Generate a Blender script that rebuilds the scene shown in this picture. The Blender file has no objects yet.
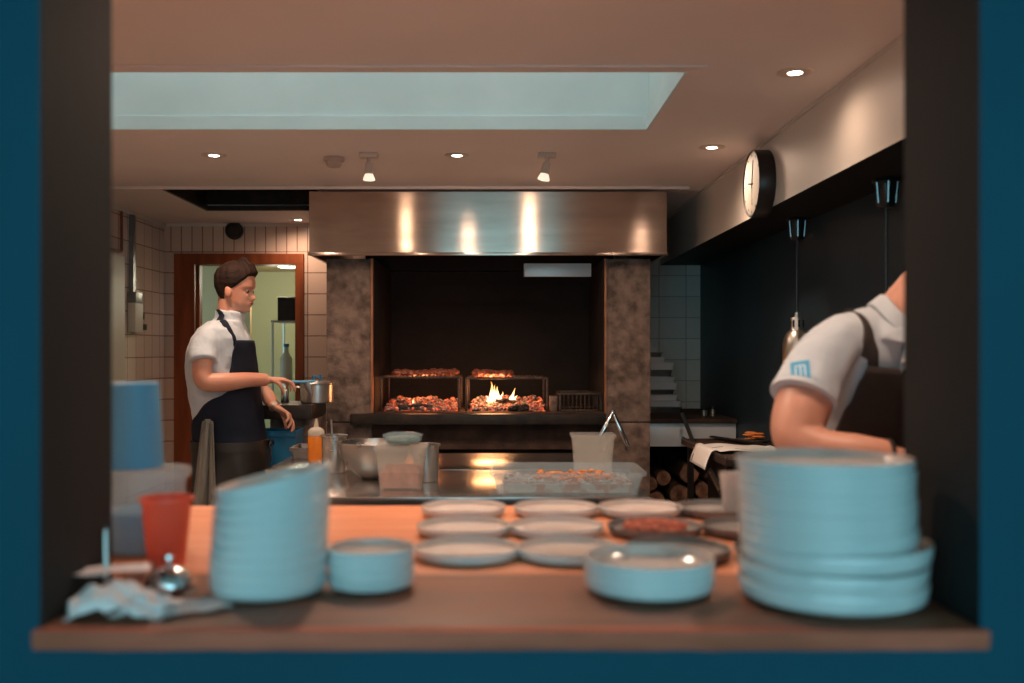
import bpy, bmesh, math, random
from mathutils import Vector, Matrix, noise
R = math.radians
PI = math.pi
scn = bpy.context.scene
COL = scn.collection
CAMZ = 1.4          # height of the camera above the floor
FPX = 995.0         # focal length in pixels
ORG = {}            # origin of each thing, by object name


def at(px, py, d):
    """world point seen at pixel (px, py) at distance d"""
    return Vector(((px - 497) / FPX * d, d, CAMZ + (350 - py) / FPX * d))


def lin(r, g, b):
    f = lambda c: (c / 255 / 12.92) if c / 255 <= .04045 else ((c / 255 + .055) / 1.055) ** 2.4
    return (f(r), f(g), f(b), 1)


# ---------------------------------------------------------------- materials
M = {}


def mat(name, col, rough=.5, metal=0., col2=None, nscale=6., stretch=(1, 1, 1), contrast=(.35, .65), bump=0., bscale=40.,
        emis=None, estr=0., trans=0., coat=0., aniso=0., ior=1.45, alpha=1., sheen=0., sss=0., detail=4., rough2=None, spec=.5):
    m = bpy.data.materials.new(name)
    m.use_nodes = True
    nt = m.node_tree
    b = nt.nodes['Principled BSDF']
    b.inputs['Base Color'].default_value = col
    b.inputs['Roughness'].default_value = rough
    b.inputs['Metallic'].default_value = metal
    b.inputs['Transmission Weight'].default_value = trans
    b.inputs['Coat Weight'].default_value = coat
    b.inputs['Specular IOR Level'].default_value = spec
    b.inputs['Anisotropic'].default_value = aniso
    b.inputs['IOR'].default_value = ior
    b.inputs['Alpha'].default_value = alpha
    b.inputs['Sheen Weight'].default_value = sheen
    if sss:
        b.inputs['Subsurface Weight'].default_value = sss
        b.inputs['Subsurface Radius'].default_value = (.01, .004, .002)
    if emis:
        b.inputs['Emission Color'].default_value = emis
        b.inputs['Emission Strength'].default_value = estr
    tc = nt.nodes.new('ShaderNodeTexCoord')
    mp = nt.nodes.new('ShaderNodeMapping')
    mp.inputs['Scale'].default_value = stretch
    nt.links.new(tc.outputs['Object'], mp.inputs['Vector'])
    if col2 or rough2 is not None:
        n = nt.nodes.new('ShaderNodeTexNoise')
        n.inputs['Scale'].default_value = nscale
        n.inputs['Detail'].default_value = detail
        nt.links.new(mp.outputs[0], n.inputs['Vector'])
        r = nt.nodes.new('ShaderNodeMapRange')
        r.inputs['From Min'].default_value = contrast[0]
        r.inputs['From Max'].default_value = contrast[1]
        nt.links.new(n.outputs['Fac'], r.inputs['Value'])
        if col2:
            mx = nt.nodes.new('ShaderNodeMix')
            mx.data_type = 'RGBA'
            mx.inputs['A'].default_value = col
            mx.inputs['B'].default_value = col2
            nt.links.new(r.outputs[0], mx.inputs['Factor'])
            nt.links.new(mx.outputs['Result'], b.inputs['Base Color'])
        if rough2 is not None:
            r2 = nt.nodes.new('ShaderNodeMapRange')
            r2.inputs['To Min'].default_value = rough
            r2.inputs['To Max'].default_value = rough2
            nt.links.new(r.outputs[0], r2.inputs['Value'])
            nt.links.new(r2.outputs[0], b.inputs['Roughness'])
    if bump:
        n2 = nt.nodes.new('ShaderNodeTexNoise')
        n2.inputs['Scale'].default_value = bscale
        n2.inputs['Detail'].default_value = 3
        nt.links.new(mp.outputs[0], n2.inputs['Vector'])
        bp = nt.nodes.new('ShaderNodeBump')
        bp.inputs['Strength'].default_value = bump
        bp.inputs['Distance'].default_value = .01
        nt.links.new(n2.outputs['Fac'], bp.inputs['Height'])
        nt.links.new(bp.outputs[0], b.inputs['Normal'])
    M[name] = m
    return m


def tile_mat(name, horiz, tile, grout, zsplit=None, w=.148, h=.148, rough=.18, z0=0., x0=0.):
    """glazed tiles; horiz 0: wall along x, 1: wall along y.  Above zsplit narrow upright tiles."""
    m = bpy.data.materials.new(name)
    m.use_nodes = True
    nt = m.node_tree
    b = nt.nodes['Principled BSDF']
    b.inputs['Roughness'].default_value = rough
    geo = nt.nodes.new('ShaderNodeNewGeometry')
    sp = nt.nodes.new('ShaderNodeSeparateXYZ')
    nt.links.new(geo.outputs['Position'], sp.inputs[0])
    def bricks(w, h, ox, oz):
        cb = nt.nodes.new('ShaderNodeCombineXYZ')
        a1 = nt.nodes.new('ShaderNodeMath'); a1.operation = 'ADD'; a1.inputs[1].default_value = ox + 20 * w
        a2 = nt.nodes.new('ShaderNodeMath'); a2.operation = 'ADD'; a2.inputs[1].default_value = oz
        nt.links.new(sp.outputs[horiz], a1.inputs[0]); nt.links.new(sp.outputs[2], a2.inputs[0])
        nt.links.new(a1.outputs[0], cb.inputs[0]); nt.links.new(a2.outputs[0], cb.inputs[1])
        br = nt.nodes.new('ShaderNodeTexBrick')
        br.offset = 0
        br.inputs['Scale'].default_value = 1
        br.inputs['Brick Width'].default_value = w
        br.inputs['Row Height'].default_value = h
        br.inputs['Mortar Size'].default_value = .0035
        br.inputs['Mortar Smooth'].default_value = .2
        br.inputs['Color1'].default_value = tile
        br.inputs['Color2'].default_value = tuple(c * .86 for c in tile[:3]) + (1,)
        br.inputs['Mortar'].default_value = grout
        nt.links.new(cb.outputs[0], br.inputs['Vector'])
        return br
    b1 = bricks(w, h, x0, z0)
    col, fac = b1.outputs['Color'], b1.outputs['Fac']
    if zsplit:
        b2 = bricks(w / 2, .5, x0, .5 * 5 - zsplit)
        gt = nt.nodes.new('ShaderNodeMath'); gt.operation = 'GREATER_THAN'; gt.inputs[1].default_value = zsplit
        nt.links.new(sp.outputs[2], gt.inputs[0])
        mx = nt.nodes.new('ShaderNodeMix'); mx.data_type = 'RGBA'
        nt.links.new(gt.outputs[0], mx.inputs['Factor'])
        nt.links.new(b1.outputs['Color'], mx.inputs['A']); nt.links.new(b2.outputs['Color'], mx.inputs['B'])
        col = mx.outputs['Result']
        mf = nt.nodes.new('ShaderNodeMix')
        nt.links.new(gt.outputs[0], mf.inputs['Factor'])
        nt.links.new(b1.outputs['Fac'], mf.inputs['A']); nt.links.new(b2.outputs['Fac'], mf.inputs['B'])
        fac = mf.outputs['Result']
    nt.links.new(col, b.inputs['Base Color'])
    bp = nt.nodes.new('ShaderNodeBump'); bp.invert = True
    bp.inputs['Strength'].default_value = .5; bp.inputs['Distance'].default_value = .004
    nt.links.new(fac, bp.inputs['Height'])
    nt.links.new(bp.outputs[0], b.inputs['Normal'])
    M[name] = m
    return m


def coal_mat():
    m = bpy.data.materials.new('coals')
    m.use_nodes = True
    nt = m.node_tree
    b = nt.nodes['Principled BSDF']
    b.inputs['Roughness'].default_value = .95
    tc = nt.nodes.new('ShaderNodeTexCoord')
    def ramp(scale, els, detail=3, dist=0.):
        n = nt.nodes.new('ShaderNodeTexNoise')
        n.inputs['Scale'].default_value = scale; n.inputs['Detail'].default_value = detail
        n.inputs['Distortion'].default_value = dist
        nt.links.new(tc.outputs['Object'], n.inputs['Vector'])
        r = nt.nodes.new('ShaderNodeValToRGB')
        r.color_ramp.elements[0].position, r.color_ramp.elements[0].color = els[0]
        r.color_ramp.elements[1].position, r.color_ramp.elements[1].color = els[-1]
        for p, c in els[1:-1]:
            e = r.color_ramp.elements.new(p); e.color = c
        nt.links.new(n.outputs['Fac'], r.inputs[0])
        return r
    ash = ramp(60, [(.35, (.012, .01, .01, 1)), (.5, (.16, .13, .12, 1)), (.65, (.5, .42, .38, 1))])
    glow = ramp(26, [(.47, (0, 0, 0, 1)), (.55, (.35, .03, .008, 1)), (.64, (1., .14, .03, 1)), (.76, (1, .36, .12, 1))], 6, .8)
    nt.links.new(ash.outputs[0], b.inputs['Base Color'])
    nt.links.new(glow.outputs[0], b.inputs['Emission Color'])
    b.inputs['Emission Strength'].default_value = .75
    M['coals'] = m


def flame_mat():
    m = bpy.data.materials.new('flame')
    m.use_nodes = True
    nt = m.node_tree
    nt.nodes.clear()
    out = nt.nodes.new('ShaderNodeOutputMaterial')
    em = nt.nodes.new('ShaderNodeEmission')
    tc = nt.nodes.new('ShaderNodeTexCoord')
    sp = nt.nodes.new('ShaderNodeSeparateXYZ')
    nt.links.new(tc.outputs['Generated'], sp.inputs[0])
    r = nt.nodes.new('ShaderNodeValToRGB')
    r.color_ramp.elements[0].position = 0; r.color_ramp.elements[0].color = (1, .30, .05, 1)
    r.color_ramp.elements[1].position = 1; r.color_ramp.elements[1].color = (1, .22, .03, 1)
    e = r.color_ramp.elements.new(.25); e.color = (1, .72, .42, 1)
    e = r.color_ramp.elements.new(.65); e.color = (1, .5, .16, 1)
    nt.links.new(sp.outputs[2], r.inputs[0])
    nt.links.new(r.outputs[0], em.inputs[0])
    em.inputs[1].default_value = 2.6
    nt.links.new(em.outputs[0], out.inputs[0])
    M['flame'] = m


def thin_glass():
    m = bpy.data.materials.new('thin_glass')
    m.use_nodes = True
    nt = m.node_tree
    nt.nodes.clear()
    out = nt.nodes.new('ShaderNodeOutputMaterial')
    mx = nt.nodes.new('ShaderNodeMixShader'); mx.inputs[0].default_value = .08
    t = nt.nodes.new('ShaderNodeBsdfTransparent'); t.inputs[0].default_value = (.95, .98, 1, 1)
    g = nt.nodes.new('ShaderNodeBsdfGlossy'); g.inputs['Roughness'].default_value = .05
    nt.links.new(t.outputs[0], mx.inputs[1]); nt.links.new(g.outputs[0], mx.inputs[2])
    nt.links.new(mx.outputs[0], out.inputs[0])
    M['thin_glass'] = m


def translucent(name, col, tcol, fac, rough=.35):
    m = bpy.data.materials.new(name)
    m.use_nodes = True
    nt = m.node_tree
    b = nt.nodes['Principled BSDF']
    b.inputs['Base Color'].default_value = col
    b.inputs['Roughness'].default_value = rough
    out = nt.nodes['Material Output']
    tr = nt.nodes.new('ShaderNodeBsdfTransparent'); tr.inputs[0].default_value = tcol
    tl = nt.nodes.new('ShaderNodeBsdfTranslucent'); tl.inputs[0].default_value = col
    m1 = nt.nodes.new('ShaderNodeMixShader'); m1.inputs[0].default_value = .35
    m2 = nt.nodes.new('ShaderNodeMixShader'); m2.inputs[0].default_value = fac
    nt.links.new(b.outputs[0], m1.inputs[1]); nt.links.new(tl.outputs[0], m1.inputs[2])
    nt.links.new(m1.outputs[0], m2.inputs[1]); nt.links.new(tr.outputs[0], m2.inputs[2])
    nt.links.new(m2.outputs[0], out.inputs[0])
    M[name] = m


mat('teal_paint', (.001, .066, .105, 1), .6, spec=.2, col2=(.001, .056, .09, 1), nscale=3, bump=.15, bscale=60)
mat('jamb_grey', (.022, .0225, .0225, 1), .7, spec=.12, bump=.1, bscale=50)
mat('ceiling_paint', (.80, .68, .64, 1), .6, col2=(.76, .645, .60, 1), nscale=1.6)
mat('well_paint', (.70, .76, .74, 1), .6, col2=(.62, .68, .66, 1), nscale=2.5)
mat('bulkhead_paint', (.62, .56, .50, 1), .5)
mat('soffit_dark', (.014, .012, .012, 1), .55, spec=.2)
mat('dark_wall', (.015, .028, .038, 1), .5, spec=.25, col2=(.018, .034, .045, 1), nscale=3)
mat('floor_tile', (.46, .41, .38, 1), .4, col2=(.34, .30, .28, 1), nscale=8)
mat('dining_floor', (.18, .12, .08, 1), .5)
mat('cream_wall', (.55, .56, .38, 1), .6)
mat('beige_wall', (.50, .34, .19, 1), .6)
mat('cream_panel', (.52, .48, .40, 1), .5)
tile_mat('tiles_back', 0, (.68, .50, .40, 1), (.20, .11, .08, 1), zsplit=2.09, z0=-.019 + .148)
tile_mat('tiles_side', 1, (.72, .58, .50, 1), (.30, .20, .15, 1), z0=-.019 + .148, w=.15)
tile_mat('tiles_right', 0, (.80, .80, .74, 1), (.45, .44, .40, 1), w=.19, h=.148)
mat('door_wood', (.27, .070, .022, 1), .5, col2=(.17, .042, .014, 1), nscale=5, stretch=(3, 3, .4), spec=.3)
mat('door_wood_lit', (.40, .16, .045, 1), .4, col2=(.30, .11, .03, 1), nscale=5, stretch=(4, 4, .4))  # paler copy of the door wood, light on the jamb painted in
mat('shelf_wood', (.27, .10, .052, 1), .6, col2=(.17, .062, .032, 1), nscale=4, stretch=(.7, 9, 3), bump=.06, bscale=20, rough2=.5)
mat('shelf_edge', (.56, .145, .088, 1), .7, spec=.2, col2=(.36, .095, .055, 1), nscale=8, stretch=(.6, 2, 3), bump=.2, bscale=30)
mat('block_wood', (.72, .27, .13, 1), .36, col2=(.60, .21, .095, 1), nscale=5, stretch=(.5, 9, 3), rough2=.5)
mat('steel', (.68, .66, .63, 1), .26, 1, col2=(.55, .52, .50, 1), nscale=7, rough2=.36)
mat('steel_top', (.66, .64, .62, 1), .2, 1, col2=(.48, .46, .45, 1), nscale=9, stretch=(1, 3, 1), rough2=.26)
mat('hood_steel', (.52, .42, .36, 1), .20, 1, col2=(.42, .335, .285, 1), nscale=3, stretch=(.8, 1, 4), rough2=.24, aniso=.97)
mat('chrome', (.75, .76, .77, 1), .1, 1)
mat('dark_chrome', (.16, .18, .19, 1), .25, 1)
mat('chrome_rough', (.62, .62, .60, 1), .28, 1)
mat('champagne', (.55, .50, .43, 1), .33, 1)
mat('dull_steel', (.28, .27, .27, 1), .4, 1, col2=(.2, .19, .18, 1), nscale=12)
mat('white_steel', (.78, .80, .82, 1), .35, .2)
mat('dark_steel', (.022, .02, .019, 1), .45, .5, col2=(.05, .035, .028, 1), nscale=14)
mat('rack_iron', (.06, .045, .038, 1), .5, .7, col2=(.11, .075, .06, 1), nscale=20)
mat('black_plastic', (.012, .012, .013, 1), .35)
mat('copper_strip', (.50, .20, .10, 1), .4, .6, col2=(.30, .11, .05, 1), nscale=8)
mat('concrete', (.27, .19, .155, 1), .85, col2=(.09, .06, .048, 1), nscale=16, detail=14, bump=.6, bscale=70, contrast=(.34, .68))
mat('dark_concrete', (.075, .04, .028, 1), .85, col2=(.03, .017, .013, 1), nscale=9, detail=8, bump=.5, bscale=40)
mat('soot', (.0055, .0042, .004, 1), .8, col2=(.012, .009, .008, 1), nscale=5, bump=.4, bscale=30)
mat('glaze_cream', (.64, .53, .48, 1), .16, coat=.5, col2=(.56, .46, .41, 1), nscale=30, contrast=(.5, .8))
mat('glaze_daylit', (.62, .66, .66, 1), .3, coat=.3, col2=(.52, .58, .59, 1), nscale=14)  # outside of the cream crockery, cool dining daylight tinted into the colour
mat('glaze_grey', (.17, .155, .15, 1), .3, coat=.3, col2=(.11, .10, .10, 1), nscale=16)
mat('glaze_grey_in', (.24, .22, .21, 1), .25, coat=.3, col2=(.18, .165, .16, 1), nscale=14)
translucent('red_plastic', (.85, .20, .12, 1), (1, .25, .15, 1), .12, .3)
translucent('milky_plastic', (.78, .76, .72, 1), (.97, .96, .94, 1), .74, .35)
translucent('clear_plastic', (.60, .74, .82, 1), (.95, .97, .98, 1), .8, .15)
translucent('frost_plastic', (.66, .76, .80, 1), (.95, .97, .98, 1), .74, .25)
translucent('cap_plastic', (.8, .72, .6, 1), (.95, .9, .8, 1), .2, .3)
mat('blue_plastic', (.08, .28, .46, 1), .5)
mat('blue_bin', (.012, .13, .26, 1), .4)
mat('orange_sauce', (.75, .20, .015, 1), .3)
mat('paper', (.86, .74, .72, 1), .8, col2=(.76, .64, .63, 1), nscale=20)
mat('paper_red', (.86, .73, .71, 1), .8, col2=(.45, .06, .10, 1), nscale=22, contrast=(.68, .72))
mat('printed_paper', (.88, .84, .80, 1), .8)
mat('ink', (.05, .05, .06, 1), .8)
mat('clock_face', (.33, .31, .27, 1), .5)
mat('clock_rim', (.015, .011, .010, 1), .35)
mat('detector', (.50, .36, .30, 1), .5)
mat('fitting_white', (.62, .48, .40, 1), .4)
mat('lamp_lens', (1, .9, .8, 1), .3, emis=(1, .80, .62, 1), estr=14)
mat('bulb_glass', (.75, .68, .62, 1), .15)
mat('bulb_glow', (.8, .7, .6, 1), .3, emis=(1, .78, .6, 1), estr=.7)
mat('door_light', (1, 1, 1, 1), .3, emis=(1, .95, .75, 1), estr=2.2)
mat('meat', (.30, .055, .03, 1), .4, col2=(.50, .20, .13, 1), nscale=45, bump=.7, bscale=90, coat=.3)
mat('mince', (.50, .10, .045, 1), .5, col2=(.28, .06, .03, 1), nscale=70, bump=.8, bscale=120)
mat('veg_orange', (.80, .17, .02, 1), .45, col2=(.75, .35, .12, 1), nscale=40)
mat('veg_mix', (.36, .40, .40, 1), .4, col2=(.34, .15, .09, 1), nscale=24, contrast=(.48, .56))
mat('veg_green', (.16, .20, .12, 1), .5, col2=(.30, .33, .25, 1), nscale=50)
mat('pinkish_food', (.50, .17, .10, 1), .6, col2=(.30, .09, .06, 1), nscale=40, bump=.4)
mat('log_bark', (.13, .07, .045, 1), .9, col2=(.06, .032, .022, 1), nscale=16, bump=.8, bscale=50)
mat('log_end', (.46, .24, .15, 1), .8, col2=(.20, .09, .055, 1), nscale=26)
mat('charred', (.018, .016, .016, 1), .9, col2=(.12, .11, .105, 1), nscale=40, contrast=(.45, .7), bump=.9, bscale=60)
mat('skin', (.58, .30, .21, 1), .45, col2=(.56, .235, .15, 1), nscale=9, sss=.15)
mat('skin_warm', (.56, .28, .20, 1), .45, col2=(.50, .23, .155, 1), nscale=9, sss=.15)
mat('hair', (.009, .0035, .002, 1), .8, spec=.25, col2=(.026, .010, .005, 1), nscale=20, stretch=(.6, 1, 2.6), bump=.4, bscale=70)
mat('eye_white', (.32, .25, .22, 1), .2)
mat('eye_dark', (.02, .012, .01, 1), .2)
mat('lip', (.45, .14, .10, 1), .45)
mat('shirt', (.50, .54, .58, 1), .85, spec=.2, col2=(.45, .49, .54, 1), nscale=5, sheen=.2)
mat('button', (.75, .74, .72, 1), .4)
mat('apron_navy', (.006, .009, .019, 1), .8, spec=.25, col2=(.010, .014, .027, 1), nscale=8)
mat('apron_black', (.009, .008, .008, 1), .5, col2=(.018, .015, .014, 1), nscale=8)
mat('apron_brown', (.035, .024, .021, 1), .8, col2=(.048, .034, .030, 1), nscale=8)
mat('trousers', (.014, .013, .014, 1), .8)
mat('towel', (.17, .16, .14, 1), .95, col2=(.14, .13, .11, 1), nscale=12, stretch=(2, 2, .6), bump=.4)
mat('patch_blue', (.06, .30, .50, 1), .7)
mat('patch_white', (.62, .72, .78, 1), .7)
mat('watch', (.5, .42, .35, 1), .3, .8)
nt_ = M['hood_steel'].node_tree
tg = nt_.nodes.new('ShaderNodeTangent'); tg.direction_type = 'RADIAL'; tg.axis = 'X'
nt_.links.new(tg.outputs[0], nt_.nodes['Principled BSDF'].inputs['Tangent'])
coal_mat(); flame_mat(); thin_glass()


# ---------------------------------------------------------------- mesh builder
class MB:
    def __init__(s):
        s.bm = bmesh.new()

    def box(s, x0, x1, y0, y1, z0, z1, bev=0., mi=0, mtx=None):
        r = bmesh.ops.create_cube(s.bm, size=1)
        vs = r['verts']
        for v in vs:
            v.co = Vector(((x0 + x1) / 2 + v.co.x * (x1 - x0), (y0 + y1) / 2 + v.co.y * (y1 - y0), (z0 + z1) / 2 + v.co.z * (z1 - z0)))
        fs = set(f for v in vs for f in v.link_faces)
        if bev:
            es = list(set(e for v in vs for e in v.link_edges))
            rr = bmesh.ops.bevel(s.bm, geom=es, offset=bev, segments=2, affect='EDGES', profile=.6)
            fs = set(rr['faces']) | set(f for f in fs if f.is_valid)
            vs = list(set(v for f in fs for v in f.verts))
        for f in fs:
            if f.is_valid: f.material_index = mi
        if mtx:
            for v in vs: v.co = mtx @ v.co
        return s

    def lathe(s, prof, c=(0, 0, 0), n=40, mi=None, mtx=None, close=False, wob=0.):
        c = Vector(c)
        rings = []
        for (r, z) in prof:
            if r < 1e-6:
                p = Vector((0, 0, z))
                rings.append([s.bm.verts.new((mtx @ p if mtx else p) + c)])
            else:
                ring = []
                for k in range(n):
                    a = 2 * PI * k / n
                    p = Vector((r * math.cos(a), r * math.sin(a), z))
                    ring.append(s.bm.verts.new((mtx @ p if mtx else p) + c))
                rings.append(ring)
        idx = list(range(len(rings) - 1))
        for i in idx:
            a, b = rings[i], rings[i + 1]
            m = mi[i] if mi else 0
            for k in range(n):
                k2 = (k + 1) % n
                q = [a[k % len(a)], a[k2 % len(a)], b[k2 % len(b)], b[k % len(b)]]
                q2 = []
                for v in q:
                    if v not in q2: q2.append(v)
                if len(q2) > 2:
                    try:
                        f = s.bm.faces.new(q2); f.material_index = m
                    except ValueError: pass
        return s

    def loft(s, rings, cap=True, mi=0, closed=True):
        vr = [[s.bm.verts.new(p) for p in r] for r in rings]
        n = len(vr[0])
        for i in range(len(vr) - 1):
            for k in range(n if closed else n - 1):
                f = s.bm.faces.new([vr[i][k], vr[i][(k + 1) % n], vr[i + 1][(k + 1) % n], vr[i + 1][k]])
                f.material_index = mi
        if cap and closed:
            f = s.bm.faces.new(vr[0][::-1]); f.material_index = mi
            f = s.bm.faces.new(vr[-1]); f.material_index = mi
        return s

    def tube(s, pts, rad, n=10, sub=4, side=None, mi=0, smooth=True):
        """rad: a number, a list of numbers, or a list of (a, b): a across 'side', b across the other way"""
        pts = [Vector(p) for p in pts]
        if not isinstance(rad, (list, tuple)): rad = [rad] * len(pts)
        rad = [(r, r) if not isinstance(r, (list, tuple)) else r for r in rad]
        P, Q = [], []
        if len(pts) > 2 and smooth:
            for i in range(len(pts) - 1):
                p0, p1, p2, p3 = pts[max(i - 1, 0)], pts[i], pts[i + 1], pts[min(i + 2, len(pts) - 1)]
                for j in range(sub):
                    t = j / sub
                    P.append(.5 * ((2 * p1) + (-p0 + p2) * t + (2 * p0 - 5 * p1 + 4 * p2 - p3) * t * t + (-p0 + 3 * p1 - 3 * p2 + p3) * t ** 3))
                    Q.append((rad[i][0] * (1 - t) + rad[i + 1][0] * t, rad[i][1] * (1 - t) + rad[i + 1][1] * t))
            P.append(pts[-1]); Q.append(rad[-1])
        else:
            P, Q = pts, rad
        rings = []
        u = None
        for i, p in enumerate(P):
            d = (P[min(i + 1, len(P) - 1)] - P[max(i - 1, 0)]).normalized()
            if u is None:
                u = Vector(side) if side is not None else (Vector((0, 0, 1)) if abs(d.z) < .8 else Vector((1, 0, 0))).cross(d)
            u = (u - d * u.dot(d)).normalized()
            w = d.cross(u)
            rings.append([p + u * math.cos(2 * PI * k / n) * Q[i][0] + w * math.sin(2 * PI * k / n) * Q[i][1] for k in range(n)])
        s.loft(rings, mi=mi)
        return s

    def ball(s, c, r, sub=2, mi=0, mtx=None):
        rr = bmesh.ops.create_icosphere(s.bm, subdivisions=sub, radius=1)
        if not isinstance(r, (list, tuple)): r = (r, r, r)
        c = Vector(c)
        for v in rr['verts']:
            p = Vector((v.co.x * r[0], v.co.y * r[1], v.co.z * r[2]))
            v.co = c + (mtx @ p if mtx else p)
        for f in set(f for v in rr['verts'] for f in v.link_faces): f.material_index = mi
        return s

    def grid(s, fn, nu, nv, mi=0):
        """open sheet; fn(u, v) with u, v in 0..1"""
        V = [[s.bm.verts.new(fn(i / nu, j / nv)) for j in range(nv + 1)] for i in range(nu + 1)]
        for i in range(nu):
            for j in range(nv):
                f = s.bm.faces.new([V[i][j], V[i + 1][j], V[i + 1][j + 1], V[i][j + 1]]); f.material_index = mi
        return s

    def prism(s, poly, axis, a, b, mi=0):
        """poly of 2-D points extruded along axis (0, 1, 2) from a to b"""
        def p3(p, t):
            l = [p[0], p[1]]; l.insert(axis, t); return Vector(l)
        s.loft([[p3(p, a) for p in poly], [p3(p, b) for p in poly]], mi=mi)
        return s

    def build(s, name, mats, parent=None, origin=None, smooth=True, ang=40, solid=0., soff=-1., sub=0, remesh=0., smit=0, disp=None, normals=True):
        if normals:
            bmesh.ops.recalc_face_normals(s.bm, faces=s.bm.faces)
        if parent is not None:
            o0 = ORG[parent.name]
        else:
            if origin is None:
                xs = [v.co for v in s.bm.verts]
                origin = Vector(((min(p.x for p in xs) + max(p.x for p in xs)) / 2, (min(p.y for p in xs) + max(p.y for p in xs)) / 2, min(p.z for p in xs)))
            o0 = Vector(origin)
        for v in s.bm.verts: v.co -= o0
        me = bpy.data.meshes.new(name)
        s.bm.to_mesh(me); s.bm.free()
        if not isinstance(mats, (list, tuple)): mats = [mats]
        for m in mats: me.materials.append(M[m])
        if smooth:
            me.shade_smooth()
            if not remesh: me.set_sharp_from_angle(angle=R(ang))
        o = bpy.data.objects.new(name, me)
        COL.objects.link(o)
        if parent is not None: o.parent = parent
        else: o.location = o0
        ORG[o.name] = o0
        if remesh:
            md = o.modifiers.new('remesh', 'REMESH'); md.mode = 'VOXEL'; md.voxel_size = remesh; md.use_smooth_shade = True
        if smit:
            md = o.modifiers.new('smooth', 'SMOOTH'); md.factor = .5; md.iterations = smit
        if solid:
            md = o.modifiers.new('solid', 'SOLIDIFY'); md.thickness = solid; md.offset = soff
        if sub:
            md = o.modifiers.new('sub', 'SUBSURF'); md.levels = sub; md.render_levels = sub
        if disp:
            tx = bpy.data.textures.new(name + '_folds', 'CLOUDS'); tx.noise_scale = disp[1]; tx.noise_depth = 2
            md = o.modifiers.new('folds', 'DISPLACE'); md.texture = tx; md.strength = disp[0]; md.texture_coords = 'LOCAL'
            md.mid_level = .5
        return o


def tag(o, label, cat, group=None, kind=None):
    o['label'] = label; o['category'] = cat
    if group: o['group'] = group
    if kind: o['kind'] = kind
    return o


def thing(name, loc, label, cat, group=None):
    o = bpy.data.objects.new(name, None)
    o.empty_display_size = .05
    COL.objects.link(o)
    o.location = loc
    ORG[o.name] = Vector(loc)
    return tag(o, label, cat, group)


def struct(o):
    o['kind'] = 'structure'
    return o


def kids(o):
    return [c for c in bpy.data.objects if c.parent == o]


def copy_tree(o, parent=None):
    c = o.copy(); COL.objects.link(c); c.parent = parent
    ORG[c.name] = ORG[o.name]
    for ch in kids(o): copy_tree(ch, c)
    return c


def light(name, kind, loc, energy, color, parent=None, size=.03, rot=None, **kw):
    l = bpy.data.lights.new(name, kind)
    l.energy = energy; l.color = color
    if kind in ('POINT', 'SPOT'): l.shadow_soft_size = size
    for k, v in kw.items(): setattr(l, k, v)
    o = bpy.data.objects.new(name, l); COL.objects.link(o)
    if parent is not None:
        o.parent = parent; o.location = Vector(loc) - ORG[parent.name]
    else: o.location = loc
    if rot: o.rotation_euler = rot
    return o


# ================================================================ THE SETTING
CEIL = CAMZ + .89
XL, XB, XR, YB = -2.34, 1.146, 1.43, 7.0     # left wall, bulkhead face, right wall, back wall
Y0, Y1 = 1.20, 1.424                          # serving wall, dining face and kitchen face
JL, JR = -.551, .5825
SHZ = CAMZ - .335                             # top of the serving shelf

# wall with the serving hatch
b = MB()
def hw(x0, x1, z0, z1):
    b.box(x0, x1, Y0, Y1, z0, z1)
hw(-4, JL, 0, 2.7); hw(JR, 4, 0, 2.7); hw(JL, JR, 0, SHZ - .024); hw(JL, JR, 2.12, 2.7)
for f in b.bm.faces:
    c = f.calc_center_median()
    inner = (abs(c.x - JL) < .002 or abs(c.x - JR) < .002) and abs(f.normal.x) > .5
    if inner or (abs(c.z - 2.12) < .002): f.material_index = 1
    elif c.y > Y1 - .01: f.material_index = 2
struct(b.build('wall_front', ['teal_paint', 'jamb_grey', 'bulkhead_paint'], smooth=False))

struct(MB().box(XL - .1, 2.2, Y1, 9.6, -.08, 0).build('floor', 'floor_tile', smooth=False))
struct(MB().box(-4, 4, -4.5, Y1, -.081, -.001).build('floor_dining', 'dining_floor', smooth=False))
struct(MB().box(-4, 4, -4.5, Y1, 2.7, 2.8).build('ceiling_dining', 'bulkhead_paint', smooth=False))
struct(MB().box(-4.1, -4, -4.5, Y1, 0, 2.8).build('wall_dining_left', 'teal_paint', smooth=False))
struct(MB().box(4, 4.1, -4.5, Y1, 0, 2.8).build('wall_dining_right', 'teal_paint', smooth=False))

# ceiling with the skylight opening and the duct recess
SX0, SX1, SY0, SY1 = -1.75, .613, 3.19, 4.02
DX0, DX1, DY0, DY1 = -1.86, -1.0, 5.50, 6.37
b = MB()
xs = [XL - .1, DX0, SX0, DX1, SX1, 1.6]
ys = [Y1, SY0, SY1, DY0, DY1, 7.1]
for i in range(len(xs) - 1):
    for j in range(len(ys) - 1):
        cx, cy = (xs[i] + xs[i + 1]) / 2, (ys[j] + ys[j + 1]) / 2
        if SX0 < cx < SX1 and SY0 < cy < SY1: continue
        if DX0 < cx < DX1 and DY0 < cy < DY1: continue
        b.box(xs[i], xs[i + 1], ys[j], ys[j + 1], CEIL, CEIL + .04)
struct(b.build('ceiling', 'ceiling_paint', smooth=False))
b = MB()
t = .03
WT = CEIL + .75
b.box(SX0 - t, SX0, SY0 - t, SY1 + t, CEIL + .04, WT); b.box(SX1, SX1 + t, SY0 - t, SY1 + t, CEIL + .04, WT)
b.box(SX0, SX1, SY0 - t, SY0, CEIL + .04, WT); b.box(SX0, SX1, SY1, SY1 + t, CEIL + .04, WT)
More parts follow.
